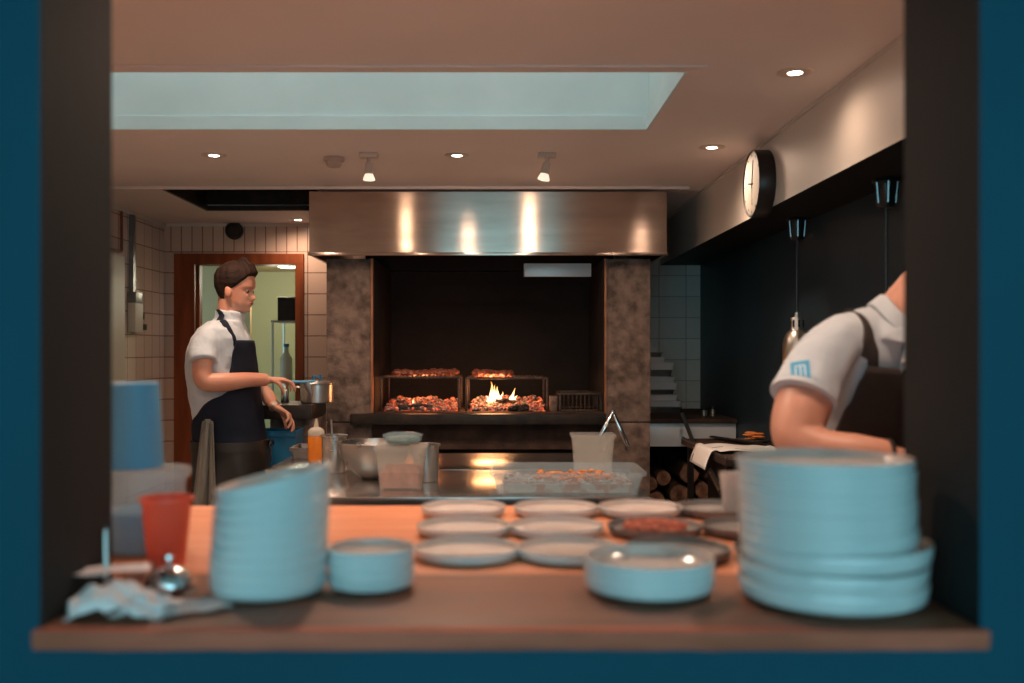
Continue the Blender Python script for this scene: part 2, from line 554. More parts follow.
# lining board round the lower edge of the well
b.box(SX0, SX1, SY1 - .012, SY1 - .001, CEIL - .002, CEIL + .055, .002)
b.box(SX1 - .012, SX1 - .001, SY0, SY1, CEIL - .002, CEIL + .055, .002)
struct(b.build('trim_1', 'well_paint', smooth=False))
fr = struct(MB().box(SX0, SX1, SY0, SY0 + .04, WT - .04, WT).box(SX0, SX1, SY1 - .04, SY1, WT - .04, WT)
       .box(SX0, SX0 + .04, SY0, SY1, WT - .04, WT).box(SX1 - .04, SX1, SY0, SY1, WT - .04, WT).build('window_1', 'well_paint', smooth=False))
MB().box(SX0 + .04, SX1 - .04, SY0 + .04, SY1 - .04, WT - .02, WT - .014).build('pane', 'thin_glass', fr, smooth=False)
struct(MB().box(SX0 - .1, .66, 3.10, 3.13, CEIL - .008, CEIL, .002).build('trim_2', 'ceiling_paint'))
struct(MB().box(XL, XB - .1, 5.40, 5.425, CEIL - .016, CEIL, .003).build('trim_3', 'ceiling_paint'))
# dark duct recess
b = MB()
DT = CEIL + .45
b.box(DX0 - t, DX0, DY0 - t, DY1 + t, CEIL + .04, DT); b.box(DX1, DX1 + t, DY0 - t, DY1 + t, CEIL + .04, DT)
b.box(DX0, DX1, DY0 - t, DY0, CEIL + .04, DT); b.box(DX0, DX1, DY1, DY1 + t, CEIL + .04, DT)
b.box(DX0 - t, DX1 + t, DY0 - t, DY1 + t, DT, DT + .03)
b.box(DX0, DX1, DY1 - .03, DY1, CEIL + .0, CEIL + .03); b.box(DX0, DX0 + .02, DY0, DY1, CEIL + .0, CEIL + .03)
struct(b.build('trim_4', 'dark_steel', smooth=False))

# walls of the kitchen
DOX0, DOX1, DOZ = -2.12, -1.415, CAMZ + .60     # doorway clear opening
b = MB()
b.box(XL - .1, DOX0 - .06, YB, YB + .12, 0, CEIL); b.box(DOX1 + .06, .86, YB, YB + .12, 0, CEIL); b.box(DOX0 - .06, DOX1 + .06, YB, YB + .12, DOZ + .05, CEIL)
struct(b.build('wall_back', 'tiles_back', smooth=False))
struct(MB().box(.86, XR + .1, YB, YB + .12, 0, CEIL).build('wall_back_right', 'tiles_right', smooth=False))
struct(MB().box(XL - .1, XL, Y1, YB, 0, CEIL).build('wall_left', 'tiles_side', smooth=False))
struct(MB().box(XR, XR + .1, Y1, YB, 0, CEIL).build('wall_right', 'dark_wall', smooth=False))
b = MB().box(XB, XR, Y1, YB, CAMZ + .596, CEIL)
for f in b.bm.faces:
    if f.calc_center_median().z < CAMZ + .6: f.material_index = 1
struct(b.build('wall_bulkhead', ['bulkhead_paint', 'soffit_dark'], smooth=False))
struct(MB().box(XL, XL + .03, 5.2, 6.18, .02, CAMZ + .58, .004).build('door_1', 'cream_panel'))
b = MB()
b.box(XL, XL + .012, 5.15, YB, CEIL - .03, CEIL - .001).box(XL, .86, YB - .012, YB, CEIL - .02, CEIL - .001)
struct(b.build('trim_5', 'bulkhead_paint', smooth=False))
struct(MB().box(XB - .010, XB, Y1, YB, CEIL - .012, CEIL - .001).build('trim_6', 'bulkhead_paint', smooth=False))

# back doorway: frame, added panel for the lit inner jamb, the room beyond
b = MB()
b.box(DOX0 - .145, DOX0 - .0, YB - .03, YB + .0, 0, DOZ + .075, .004); b.box(DOX1, DOX1 + .06, YB - .03, YB, 0, DOZ + .075, .004)
b.box(DOX0 - .145, DOX1 + .06, YB - .031, YB + .001, DOZ, DOZ + .076, .004)
b.box(DOX0 - .059, DOX0 - .03, YB, YB + .12, 0, DOZ); b.box(DOX1 + .03, DOX1 + .059, YB, YB + .12, 0, DOZ); b.box(DOX0 - .059, DOX1 + .059, YB, YB + .12, DOZ, DOZ + .049)
b.box(DOX0 - .031, DOX0 + .012, YB + .05, YB + .12, 0, DOZ); b.box(DOX1 - .012, DOX1 + .031, YB + .05, YB + .12, 0, DOZ)
struct(b.build('door_2', 'door_wood', smooth=False))
d3 = struct(MB().box(DOX0 - .0, DOX0 + .10, YB + .13, YB + .17, .01, CAMZ - .45, .003).build('door_jamb_lit', 'door_wood_lit'))  # added low panel, the lit inner jamb face put into its colour
b = MB()
b.box(-2.75, .2, 8.9, 9.0, 0, 2.1)
b.box(-2.85, -2.75, 7.12, 9.0, 0, 2.1)
struct(b.build('wall_store', 'cream_wall', smooth=False))
struct(MB().box(-2.75, -1.96, 7.9, 7.95, 0, 2.1).build('wall_store_partition', 'beige_wall', smooth=False))
struct(MB().prism([(-1.05, 7.12), (-.98, 7.12), (-1.38, 8.9), (-1.45, 8.9)], 2, 0, 2.1).build('wall_store_right', 'cream_wall', smooth=False))
struct(MB().box(-2.85, .2, 7.12, 9.0, 2.101, 2.13).build('ceiling_store', 'beige_wall', smooth=False))

# ================================================================ CEILING FITTINGS
def downlight(px, py, where, lit=True, e=34):
    d = .89 * FPX / (350 - py)
    x = (px - 497) / FPX * d
    c = Vector((x, d, CEIL))
    t_ = thing('downlight', c, where, 'ceiling light', 'recessed ceiling spotlights')
    MB().lathe([(.024, .0), (.024, -.004), (.046, -.006), (.056, -.003), (.057, 0)], c, 28).build('trim_ring', 'fitting_white', t_)
    if lit:
        MB().lathe([(0, -.004), (.022, -.004), (.024, -.001), (0, -.001)], c, 24).build('lens', 'lamp_lens', t_)
        light('downlight_lamp', 'SPOT', c + Vector((0, 0, -.012)), e, (1, .70, .51), t_, .045, (0, 0, 0), spot_size=R(170), spot_blend=.85)
    else:
        MB().lathe([(0, -.003), (.030, -.003), (.033, -.001), (0, -.001)], c, 24).build('lens', 'bulb_glass', t_)


downlight(214, 155, 'lit round ceiling spotlight furthest left, between the skylight and the dark duct recess')
downlight(457, 155, 'lit round ceiling spotlight between the two track spots, in front of the hood', e=23)
downlight(795, 72, 'lit round ceiling spotlight beside the right end of the skylight, nearest the camera', e=6)
downlight(712, 147, 'lit round ceiling spotlight next to the wall clock', e=24)
downlight(298, 219.5, 'small lit ceiling spotlight above the back doorway, behind the duct recess', e=12)
for x_, y_, lab in ((-1.29, 2.7, 'ceiling spotlight over the cold end of the aisle, near the hatch'), (-.18, 2.35, 'ceiling spotlight over the aisle just inside the middle of the hatch'), (.75, 1.95, 'ceiling spotlight just inside the hatch above the tall plate stack')):
    downlight(497 + x_ / y_ * FPX, 350 - .89 * FPX / y_, lab, e=48 if x_ < .5 else 24)
downlight(690, 191, 'unlit ring of a ceiling spotlight at the right end of the hood', lit=False)

c = Vector((-.754, 4.60, CEIL))
t_ = thing('smoke_detector', c, 'round pinkish smoke detector on the ceiling left of the first track spot', 'smoke detector')
MB().lathe([(0, 0), (.048, 0), (.050, -.012), (.046, -.018), (0, -.018)], c, 32).build('base', 'detector', t_)
b = MB().lathe([(0, -.018), (.034, -.018), (.036, -.030), (.030, -.044), (.012, -.048), (0, -.048)], c, 32)
b.build('sensor_cap', 'detector', t_)

def track_spot(px, tilt, label, e):
    c = Vector(((px - 497) / FPX * 4.5, 4.5, CEIL))
    t_ = thing('spot_fitting', c, label, 'spotlight', 'adjustable ceiling spots in front of the hood')
    MB().box(c.x - .042, c.x + .042, c.y - .03, c.y + .03, CEIL - .022, CEIL, .006).build('base', 'fitting_white', t_)
    MB().tube([c + Vector((0, 0, -.02)), c + Vector((0, 0, -.05))], .010).build('arm', 'fitting_white', t_)
    mt = Matrix.Rotation(R(tilt), 3, 'Y')
    MB().lathe([(0, 0), (.018, 0), (.02, -.03), (.021, -.05), (.0, -.05)], c + Vector((0, 0, -.045)), 20, mtx=mt).build('lamp_holder', 'fitting_white', t_)
    MB().lathe([(.018, -.05), (.026, -.068), (.027, -.078), (0, -.080)], c + Vector((0, 0, -.045)), 20, mtx=mt).build('bulb', 'bulb_glow', t_)
    light('spot_fitting_lamp', 'SPOT', c + Vector((0, .01, -.045)) + mt @ Vector((0, 0, -.086)), e, (1, .68, .46), t_, .03, (R(50), 0, 0), spot_size=R(150), spot_blend=1)
track_spot(369, 0, 'white adjustable spot hanging straight down, next to the smoke detector', 3)
track_spot(547, 12, 'white adjustable spot tilted to one side above the middle of the hood', 6)

# ================================================================ HOOD AND FIREPLACE
HX0, HX1, HY0, HY1, HZ0, HZ1 = -1.026, .928, 5.43, 6.95, CAMZ + .518, CAMZ + .866
h = thing('extractor_hood', (-.05, 5.43, HZ0), 'long brushed steel extractor hood above the open fire grill', 'extractor hood')
b = MB()
b.box(HX0, HX1, HY0, HY0 + .02, HZ0, HZ1, .003); b.box(HX0, HX0 + .02, HY0 + .02, HY1, HZ0, HZ1); b.box(HX1 - .02, HX1, HY0 + .02, HY1, HZ0, HZ1)
b.box(HX0, HX1, HY0 + .02, HY1, HZ1 - .02, HZ1)
b.build('canopy', 'hood_steel', h, smooth=False)
MB().box(HX0 - .004, HX1 + .004, HY0 - .014, HY0 - .001, HZ0 - .004, HZ0 + .014, .004).build('lip', 'hood_steel', h)
MB().box(HX0 + .02, HX1 - .02, HY0 + .16, HY1, HZ0 + .16, HZ0 + .18).build('filter_panel', 'soot', h, smooth=False)
MB().box(-.86, .76, 6.5, 6.56, HZ0, HZ0 + .159).build('rear_panel', 'soot', h, smooth=False)
for x in (.30, .62, -.5):
    MB().ball((x, HY0 - .015, HZ0 + .012), .006, 1).build('rivet', 'chrome', h)

f = thing('fire_grill', (-.05, 5.6, 0), 'wide open fire grill with stained concrete pillars and a black firebox', 'grill')
FZ = CAMZ - .352        # hearth surface
for s, (x0, x1) in enumerate(((-.957, -.700), (.608, .861))):
    b = MB()
    b.box(x0, x1, 5.58, 6.7, FZ - .05, HZ0 - .006, .006)
    b.box(x0 + .002, x1 - .002, 5.585, 6.7, 0, FZ - .056, .006)
    b.build('pillar', 'concrete', f)
MB().box(-.706, -.694, 5.565, 5.60, FZ, HZ0 - .006).build('edge_strip', 'copper_strip', f)
MB().box(.602, .612, 5.565, 5.60, FZ, HZ0 - .006).build('edge_strip', 'copper_strip', f)
MB().box(-.86, .76, 6.5, 6.6, FZ, HZ0 - .006).build('firebox_back', 'soot', f, smooth=False)
b = MB().box(-.700, -.690, 5.60, 6.5, FZ, HZ0 - .006).box(.598, .608, 5.60, 6.5, FZ, HZ0 - .006)
for z in (.12, .25, .38, .51, .64, .77):   # courses of dark firebrick
    b.box(-.69, .598, 6.494, 6.50, FZ + z, FZ + z + .006)
b.build('firebox_lining', 'soot', f, smooth=False)
MB().box(-.700, .608, 5.60, 6.5, FZ - .06, FZ).build('hearth_slab', 'dark_concrete', f, smooth=False)
MB().box(-.815, .606, 5.52, 5.60, FZ - .062, FZ - .004, .004).build('front_beam', 'dark_steel', f)
MB().box(-.70, .608, 5.61, 6.5, CAMZ - .56, FZ - .06).build('plinth_band', 'dark_concrete', f, smooth=False)
MB().box(-.70, .608, 5.80, 6.5, 0, CAMZ - .56).build('plinth', 'soot', f, smooth=False)
# metal tray clipped under the hood, inside the opening
MB().box(.16, .555, 5.86, 5.875, CAMZ + .432, CAMZ + .510, .003).box(.16, .555, 5.875, 5.99, CAMZ + .502, CAMZ + .510).box(.16, .17, 5.875, 5.99, CAMZ + .44, CAMZ + .510).build('baffle', 'white_steel', f)

# masonry step and black steel ledge to the side of the pillar
st = thing('side_ledge', (-1.1, 5.4, 0), 'black steel ledge on a masonry step beside the pillar, under the pot', 'ledge')
MB().box(-1.26, -.962, 5.16, 5.60, CAMZ - .36, CAMZ - .285, .004).build('shelf', 'dark_steel', st)
MB().box(-1.20, -.962, 5.26, 5.60, CAMZ - .54, CAMZ - .362, .006).build('masonry_block', 'concrete', st)
MB().box(-1.05, -.962, 5.30, 5.60, 0, CAMZ - .542, .004).build('support', 'dark_concrete', st)

# grill racks
def grill_rack(x0, x1, label, feet=True, top=CAMZ - .150, y0=5.68, y1=6.10):
    g = thing('grill_rack', ((x0 + x1) / 2, (y0 + y1) / 2, FZ), label, 'grill rack', 'iron racks standing over the embers')
    r = .0055
    b = MB()
    for y in (y0, y1): b.box(x0, x1, y - r, y + r, top - .011, top, .002)
    for x in (x0 + r, x1 - r): b.box(x - r, x + r, y0, y1, top - .011, top, .002)
    b.build('rack_frame', 'rack_iron', g)
    b = MB()
    n = int((x1 - x0) / .022)
    for k in range(1, n): b.tube([(x0 + (x1 - x0) * k / n, y0, top + .0005), (x0 + (x1 - x0) * k / n, y1, top + .0005)], .0028, 6)
    b.build('grate', 'rack_iron', g)
    for x in (x0 + .006, x1 - .006):
        for y in (y0, y1):
            MB().box(x - .006, x + .006, y - .006, y + .006, FZ, top - .011, .002).build('leg', 'rack_iron', g)
    return g
grill_rack(-.668, -.212, 'black iron grill rack carrying the long row of meat', top=CAMZ - .150)
grill_rack(-.180, .292, 'black iron grill rack standing over the tallest flames', top=CAMZ - .156)

g = thing('ember_basket', (.47, 5.85, FZ), 'low black grate with thick bars at the empty end of the fire', 'grate')
b = MB()
for y in (5.70, 6.0):
    b.box(.355, .600, y - .006, y + .006, FZ + .095, FZ + .107, .002); b.box(.355, .600, y - .006, y + .006, FZ, FZ + .012, .002)
for x in (.361, .594):
    b.box(x - .006, x + .006, 5.70, 6.0, FZ + .095, FZ + .107, .002); b.box(x - .006, x + .006, 5.694, 5.706, FZ, FZ + .1); b.box(x - .006, x + .006, 5.994, 6.006, FZ, FZ + .1)
b.build('frame', 'rack_iron', g)
for k in range(9):
    x = .385 + k * .024
    MB().tube([(x, 5.70, FZ + .1), (x, 5.70, FZ + .02), (x, 5.76, FZ + .008), (x, 6.0, FZ + .008)], .005, 6, smooth=False).build('bar', 'rack_iron', g)
tag(MB().box(.305, .345, 5.71, 5.83, FZ, FZ + .085, .004).build('fire_brick', 'concrete'), 'pale upright firebrick between the embers and the low grate', 'firebrick')

# ember beds
def embers(name, x0, x1, seed, label):
    rnd = random.Random(seed)
    b = MB()
    b.grid(lambda u, v: Vector((x0 + (x1 - x0) * u, 5.705 + .38 * v, FZ + .001 + .065 * math.sin(min(v * 1.1, 1) * PI / 2) * (max(0, math.sin(u * PI)) ** .1) * (.66 + .4 * noise.noise(Vector((u * 6, v * 3, seed + .5)))))), 26, 14)
    for k in range(460):
        u, v = rnd.random(), rnd.random() ** 1.2
        r = rnd.uniform(.006, .020)
        z = FZ + .004 + .07 * math.sin(min(v * 1.1, 1) * PI / 2) * (max(0, math.sin(u * PI)) ** .1) * (.72 + .4 * noise.noise(Vector((u * 6, v * 3, seed + .5)))) + rnd.uniform(-.003, .012)
        mt = Matrix.Rotation(rnd.random() * 6, 3, 'Z') @ Matrix.Rotation(rnd.random() * 6, 3, 'X')
        b.ball((x0 + (x1 - x0) * (.02 + .96 * u), 5.71 + .36 * v, max(z, FZ + r * .7)), (r, r * rnd.uniform(.6, 1), r * rnd.uniform(.5, .8)), 1, mtx=mt)
    for v in b.bm.verts:
        v.co += .004 * noise.noise_vector(v.co * 60)
        v.co.z = max(v.co.z, FZ + .001)
    tag(b.build(name, 'coals', smooth=False, normals=False), label, 'embers', kind='stuff')
embers('glowing_embers', -.650, -.225, 1, 'bed of glowing orange embers below the long row of meat')
embers('glowing_embers', -.160, .278, 2, 'bed of ash grey and glowing embers around the tall flames')

def flame(px, py0, py1, d, w, label, seed, tongues):
    base = at(px, py0, d); H = at(px, py1, d).z - base.z
    b = MB()
    for k, (ox, hh, lean, ww) in enumerate(tongues):
        pts = [base + Vector((w * ox + w * lean * t ** 1.6 + math.sin(t * 6 + seed + k * 2.3) * w * .07 * t, .02 * (k % 2) - .006 * k, H * hh * t)) for t in (0, .12, .3, .5, .7, .86, 1)]
        b.tube(pts, [w * ww * q_ for q_ in (.55, .95, 1, .62, .34, .16, .02)], 12)
    tag(b.build('flame', 'flame', remesh=.0020, smit=1), label, 'flame', 'flames of the open fire')
flame(494, 404, 381, 5.86, .10, 'tallest white-yellow flame under the second rack of meat', 1, [(0, .62, -.05, .30), (-.10, 1., -.10, .17), (.16, .80, .10, .15), (.34, .52, .22, .11), (-.32, .40, -.16, .10), (.04, .9, .06, .12)])
flame(511, 402, 386, 5.88, .06, 'slim flame leaning beside the tallest flame', 4, [(0, .7, .25, .22), (.05, 1., .55, .13), (.3, .5, .35, .13)])
flame(503, 402, 390, 5.95, .035, 'tiny flame tongue between the two bigger flames', 8, [(0, 1, -.1, .2)])
flame(413, 406, 398, 5.86, .035, 'small lone flame in the embers under the long row of meat', 6, [(0, 1, .1, .24), (.25, .6, .1, .16)])
light('fire_glow', 'POINT', at(492, 388, 5.80), 4.5, (1, .42, .16), size=.10)
light('ember_glow', 'POINT', at(420, 395, 5.95), 2.5, (1, .30, .10), size=.10)

# charred logs in the embers
def charlog(p0, p1, r, label):
    rnd = random.Random(int(r * 1e5))
    b = MB().tube([p0, (Vector(p0) + Vector(p1)) / 2 + Vector((0, 0, .004)), p1], [r * .9, r, r * .85], 9, 8)
    for v in b.bm.verts: v.co += .006 * noise.noise_vector(v.co * 35)
    tag(b.build('charred_log', 'charred'), label, 'charred log', 'charred wood in the fire')
charlog(at(398, 408, 5.72), at(432, 407.5, 5.74), .016, 'blackened log lying at the front of the embers under the long row of meat')
charlog(at(508, 409, 5.70), at(529, 408, 5.71), .020, 'thick checkered charred log at the front of the second ember bed')
charlog(at(496, 400.5, 5.80), at(515, 402, 5.84), .012, 'thin black stick right beside the tallest flame')

# meat
def meat(px0, px1, py, d, hh, seed, label):
    a, c = at(px0, py, d), at(px1, py, d)
    b = MB()
    rnd = random.Random(seed)
    n = max(3, int((c.x - a.x) / .035))
    for k in range(n):
        t = (k + .5) / n
        b.ball((a.x + (c.x - a.x) * t, d + rnd.uniform(-.02, .02), a.z + hh * .5 + rnd.uniform(-.003, .003)), ((c.x - a.x) / n * .85, rnd.uniform(.06, .085), hh * rnd.uniform(.45, .58)), 3)
    for v in b.bm.verts:
        v.co += Vector((.008, .01, .009)) * noise.noise(v.co * 42) + .003 * noise.noise_vector(v.co * 90)
        v.co.z = max(v.co.z, a.z)
    tag(b.build('grilled_meat', 'meat', remesh=.004, smit=1), label, 'meat', 'cuts of meat on the grill')
meat(394, 429, 376.4, 5.84, .040, 1, 'flat browned cut of meat at the outer end of the long row')
meat(429.5, 457, 376.4, 5.86, .044, 2, 'browned cut of meat next to the middle post of the racks')
meat(474, 494, 377, 5.84, .046, 3, 'redder cut of meat directly above the tallest flame')
meat(494.5, 512, 377, 5.84, .042, 4, 'cut of meat at the inner end of the second rack, beside the empty grate')

# tongs hung on the front beam
c = at(613, 412, 5.47)
t_ = thing('kitchen_tongs', c, 'open steel tongs hanging upside down in front of the grill pillar', 'tongs')
for (qx, qy) in ((600, 436), (629, 449)):
    q = at(qx, qy, 5.45)
    MB().tube([c, (c + q) / 2 + Vector((0, -.008, .0)), q], [(.008, .004), (.013, .004), (.011, .004)], 8, side=(1, 0, .3)).build('arm', 'chrome', t_)
b = MB().tube([c + Vector((-.012, 0, -.004)), c + Vector((0, 0, .010)), c + Vector((.012, 0, -.004))], .005, 8)
b.tube([c + Vector((0, 0, .005)), c + Vector((0, .03, .02)), c + Vector((0, .055, .016))], .0025, 6)
b.build('hinge', 'chrome', t_)

# pot with lid on the ledge
PZ = CAMZ - .285
c = Vector((at(317, 400, 5.36).x, 5.36, PZ))
t_ = thing('saucepan', c, 'steel pot with a dark knobbed lid on the black ledge beside the cook', 'pot')
MB().lathe([(0, .001), (.082, .001), (.088, .006), (.088, .098), (.091, .101), (.088, .103), (.084, .100), (.084, .008), (0, .006)], c, 40).build('pot_body', 'steel', t_)
MB().lathe([(0, .104), (.090, .104), (.090, .107), (.06, .118), (.02, .122), (0, .122)], c, 40).build('lid', 'steel', t_)
b = MB().tube([c + Vector((-.016, 0, .122)), c + Vector((-.018, 0, .136)), c + Vector((0, 0, .144)), c + Vector((.018, 0, .136)), c + Vector((.016, 0, .122))], .006, 8)
b.ball(c + Vector((.02, 0, .142)), .010, 2); b.ball(c + Vector((-.018, 0, .142)), .009, 2)
b.build('lid_knob', 'blue_bin', t_)
MB().tube([c + Vector((-.086, -.03, .085)), c + Vector((-.115, -.035, .085)), c + Vector((-.118, 0, .06)), c + Vector((-.115, .035, .085)), c + Vector((-.086, .03, .085))], .005, 8).build('handle', 'steel', t_)
tag(MB().lathe([(0, 0), (.020, 0), (.022, .004), (.022, .075), (.018, .082), (.018, .088), (0, .088)], (-1.155, 5.42, PZ), 20).build('steel_shaker', 'chrome_rough'), 'slim steel shaker between the doorway and the lidded pot', 'shaker')

# blue bin below
t_ = thing('blue_bin', (-1.20, 5.24, 0), 'blue plastic bin half hidden behind the cook below the masonry step', 'bin')
MB().loft([[Vector((x * k - 1.12, y * k + 5.13, z)) for x, y in ((-.10, -.10), (.10, -.10), (.10, .10), (-.10, .10))] for k, z in ((.8, 0), (1, .96), (1.05, .962), (1.05, .99), (.97, .99), (.97, .96), (.78, .02))]).build('tub', 'blue_bin', t_, smooth=False)

# ================================================================ LEFT WALL FITTINGS, DOORWAY BITS
y_ = 6.32
t_ = thing('wall_switch_box', (XL, 6.42, CAMZ + .1), 'tall grey electrical box with a conduit on the side wall tiles', 'switch box')
MB().box(XL + .001, XL + .05, 6.30, 6.44, CAMZ + .115, CAMZ + .30, .004).build('box', 'cream_panel', t_)
MB().box(XL + .001, XL + .055, 6.30, 6.42, CAMZ + .30, CAMZ + .37, .004).build('junction', 'dull_steel', t_)
MB().box(XL + .001, XL + .03, 6.32, 6.36, CAMZ + .37, CEIL - .03).build('conduit', 'dull_steel', t_)
for z, y in ((.22, 6.50), (.15, 6.54)):
    MB().box(XL + .001, XL + .03, y - .02, y + .03, CAMZ + z - .02, CAMZ + z + .02, .004).build('socket', 'black_plastic', t_)
t_ = MB().tube([(XL + .012, 6.17, CEIL - .03), (XL + .012, 6.17, CAMZ + .64), (XL + .012, 6.14, CAMZ + .61), (XL + .012, 5.9, CAMZ + .605)], .009, 8)
tag(t_.build('water_pipe', 'door_wood'), 'thin brown pipe bending above the cream wall panel', 'pipe')
c = Vector((at(235, 231, 7.0).x, YB - .001, at(235, 231, 7.0).z))
tag(MB().lathe([(0, 0), (.062, 0), (.062, .03), (.052, .04), (.046, .02), (.02, .018), (0, .03)], c, 28, mtx=Matrix.Rotation(R(90), 3, 'X')).build('wall_vent', 'dark_steel'), 'small round dark vent on the tiles above the doorway', 'vent')

# store shelf through the doorway
t_ = thing('wire_shelf', (-1.48, 7.75, 0), 'narrow metal shelf rack seen through the doorway', 'shelf rack')
for (x, y) in ((-1.68, 7.45), (-1.68, 7.85), (-1.41, 7.45), (-1.41, 7.85)):
    MB().tube([(x, y, 0), (x, y, CAMZ + .22)], .010, 8).build('post', 'chrome_rough', t_)
for z in (.3, .72, 1.15, CAMZ + .21):
    b = MB()
    b.box(-1.69, -1.40, 7.44, 7.86, z, z + .012)
    b.build('shelf', 'dull_steel', t_, smooth=False)
tag(MB().box(-1.655, -1.43, 7.50, 7.82, CAMZ + .223, CAMZ + .40, .006).box(-1.65, -1.44, 7.496, 7.5, CAMZ + .36, CAMZ + .37).build('storage_crate', 'black_plastic'), 'black crate on top of the metal rack through the doorway', 'crate')
t_ = thing('bottle', (-1.61, 7.6, 1.163), 'cream bottle on the rack shelf through the doorway', 'bottle')
MB().lathe([(0, 0), (.045, 0), (.048, .01), (.048, .17), (.018, .22), (.018, .26), (0, .26)], (-1.61, 7.6, 1.163), 20).build('body', 'cream_panel', t_)
MB().lathe([(0, .26), (.021, .26), (.021, .285), (0, .285)], (-1.61, 7.6, 1.163), 16).build('cap', 'blue_bin', t_)
t_ = thing('ceiling_panel_light', (-1.70, 8.25, 2.1), 'bright oval ceiling light in the room beyond the doorway', 'ceiling light')
MB().lathe([(0, 0), (.085, 0), (.08, -.012), (.06, -.02), (0, -.022)], (-1.735, 8.25, 2.1), 28).build('diffuser', 'door_light', t_)
light('store_lamp', 'POINT', (-1.75, 8.0, 1.95), 7, (1, .95, .72), size=.1)

# ================================================================ SERVING SHELF, BLOCK, STEEL TABLES
t_ = thing('serving_shelf', (0, Y0, SHZ - .024), 'dark wooden serving shelf in the hatch, under the stacked plates', 'shelf')
b = MB().box(JL + .001, JR - .001, 1.205, 1.486, SHZ - .024, SHZ, .003)
b.build('board', 'shelf_wood', t_)
nx = 90
def edge(u, v):
    x = (JL - .004) + (JR - JL + .010) * u
    w = .0015 * noise.noise(Vector((x * 6, 0, 3))) + .0008 * noise.noise(Vector((x * 25, 0, 1)))
    p = [(1.205, SHZ - .0005), (1.188 + w, SHZ - .0008), (1.186 + w, SHZ - .004), (1.187 + w * 2, SHZ - .016 + 2 * w), (1.190 + w, SHZ - .024 + w), (1.199, SHZ - .0245)]
    k = min(int(v * 5 + 1e-6), 5)
    return Vector((x, p[k][0], p[k][1]))
MB().grid(edge, nx, 5).box(JL - .003, JR + .005, 1.1915, 1.198, SHZ - .022, SHZ - .002).build('front_edge', 'shelf_edge', t_)

BY0, BY1 = 1.494, 2.15
t_ = thing('butcher_block', (0, 1.8, 0), 'orange-brown wooden worktop behind the serving shelf, carrying the laid out plates', 'worktop')
MB().box(-1.05, .95, BY0, BY1, SHZ - .045, SHZ - .001, .003).build('top', 'block_wood', t_)
MB().box(-1.0, .90, BY0 + .04, BY1 - .04, .08, SHZ - .046).build('cabinet', 'dark_steel', t_, smooth=False)
MB().box(-.98, .88, BY0 + .07, BY1 - .07, 0, .08).build('plinth', 'soot', t_, smooth=False)

TZ = CAMZ - .5
def steel_table(name, x0, x1, y0, y1, label, th=.035):
    t_ = thing(name, ((x0 + x1) / 2, (y0 + y1) / 2, 0), label, 'table', 'stainless steel kitchen tables')
    MB().box(x0, x1, y0, y1, TZ - th, TZ, .003).build('top', 'steel_top', t_)
    for x in (x0 + .05, x1 - .05):
        for y in (y0 + .05, y1 - .05):
            MB().box(x - .02, x + .02, y - .02, y + .02, 0, TZ - th, .002).build('leg', 'steel', t_)
    MB().box(x0 + .03, x1 - .03, y0 + .03, y1 - .03, .25, .27).build('undershelf', 'steel', t_, smooth=False)
steel_table('steel_table', -.88, .522, 3.38, 4.15, 'stainless steel table holding the plastic tubs and the mixing bowl')
steel_table('steel_table', -.97, .56, 4.165, 4.83, 'stainless steel ledge table directly in front of the fire, reflecting the flames')

# -------- things on the steel tables
def sq_ring(cx, cy, hx, hy, z, r, n=5):
    out = []
    for (sx, sy, a0) in ((1, 1, 0), (-1, 1, 90), (-1, -1, 180), (1, -1, 270)):
        for k in range(n + 1):
            a = R(a0 + 90 * k / n)
            out.append(Vector((cx + sx * (hx - r) + r * math.cos(a), cy + sy * (hy - r) + r * math.sin(a), z)))
    return out

def tub(name, c, hx, hy, h, taper, r, th, m, label, cat, rim=.006, parts=None):
    x, y, z = c
    t_ = thing(name, c, label, cat)
    R_ = lambda k, zz, g=0: sq_ring(x, y, hx * k - g, hy * k - g, z + zz, r)
    rings = [R_(taper, .0005), R_((taper + 1) / 2, h * .5), R_(1, h - .012), R_(1, h - .012, -rim), R_(1, h, -rim), R_(1, h, th), R_((taper + 1) / 2, h * .5, th), R_(taper, .004, th)]
    MB().loft(rings).build('tub', m, t_, ang=50)
    return t_, R_

# square tub with pinkish contents
c = Vector((-.347, 3.62, TZ))
t_, R_ = tub('food_tub', c, .088, .082, .150, .84, .018, .003, 'milky_plastic', 'square milky plastic tub with pinkish contents, a glass dish on its lid', 'tub')
b = MB().loft([sq_ring(c.x, c.y, .069, .063, c.z + .006, .014), sq_ring(c.x, c.y, .074, .068, c.z + .06, .014), sq_ring(c.x, c.y, .060, .055, c.z + .078, .014)])
for v in b.bm.verts: v.co.z += .006 * noise.noise(v.co * 30)
b.build('contents', 'pinkish_food', t_)
MB().loft([sq_ring(c.x, c.y, .093, .087, c.z + .1505, .02), sq_ring(c.x, c.y, .093, .087, c.z + .155, .02)]).build('lid', 'milky_plastic', t_)
c2 = Vector((c.x + .004, c.y, TZ + .156))
t_ = thing('glass_dish', c2, 'small clear covered dish with greens on top of the square tub', 'dish')
MB().lathe([(0, 0), (.055, 0), (.068, .012), (.073, .034), (.070, .034), (.065, .014), (.053, .004), (0, .004)], c2, 36).build('bowl', 'clear_plastic', t_)
b = MB().lathe([(0, .006), (.052, .006), (.063, .018), (.060, .028), (.03, .030), (0, .031)], c2, 30)
for v in b.bm.verts: v.co.z += .004 * noise.noise(v.co * 60)
b.build('greens', 'veg_green', t_)
MB().lathe([(.074, .0345), (.074, .038), (.05, .044), (0, .046), (0, .044), (.05, .042), (.070, .0365)], c2, 36).build('lid', 'clear_plastic', t_)

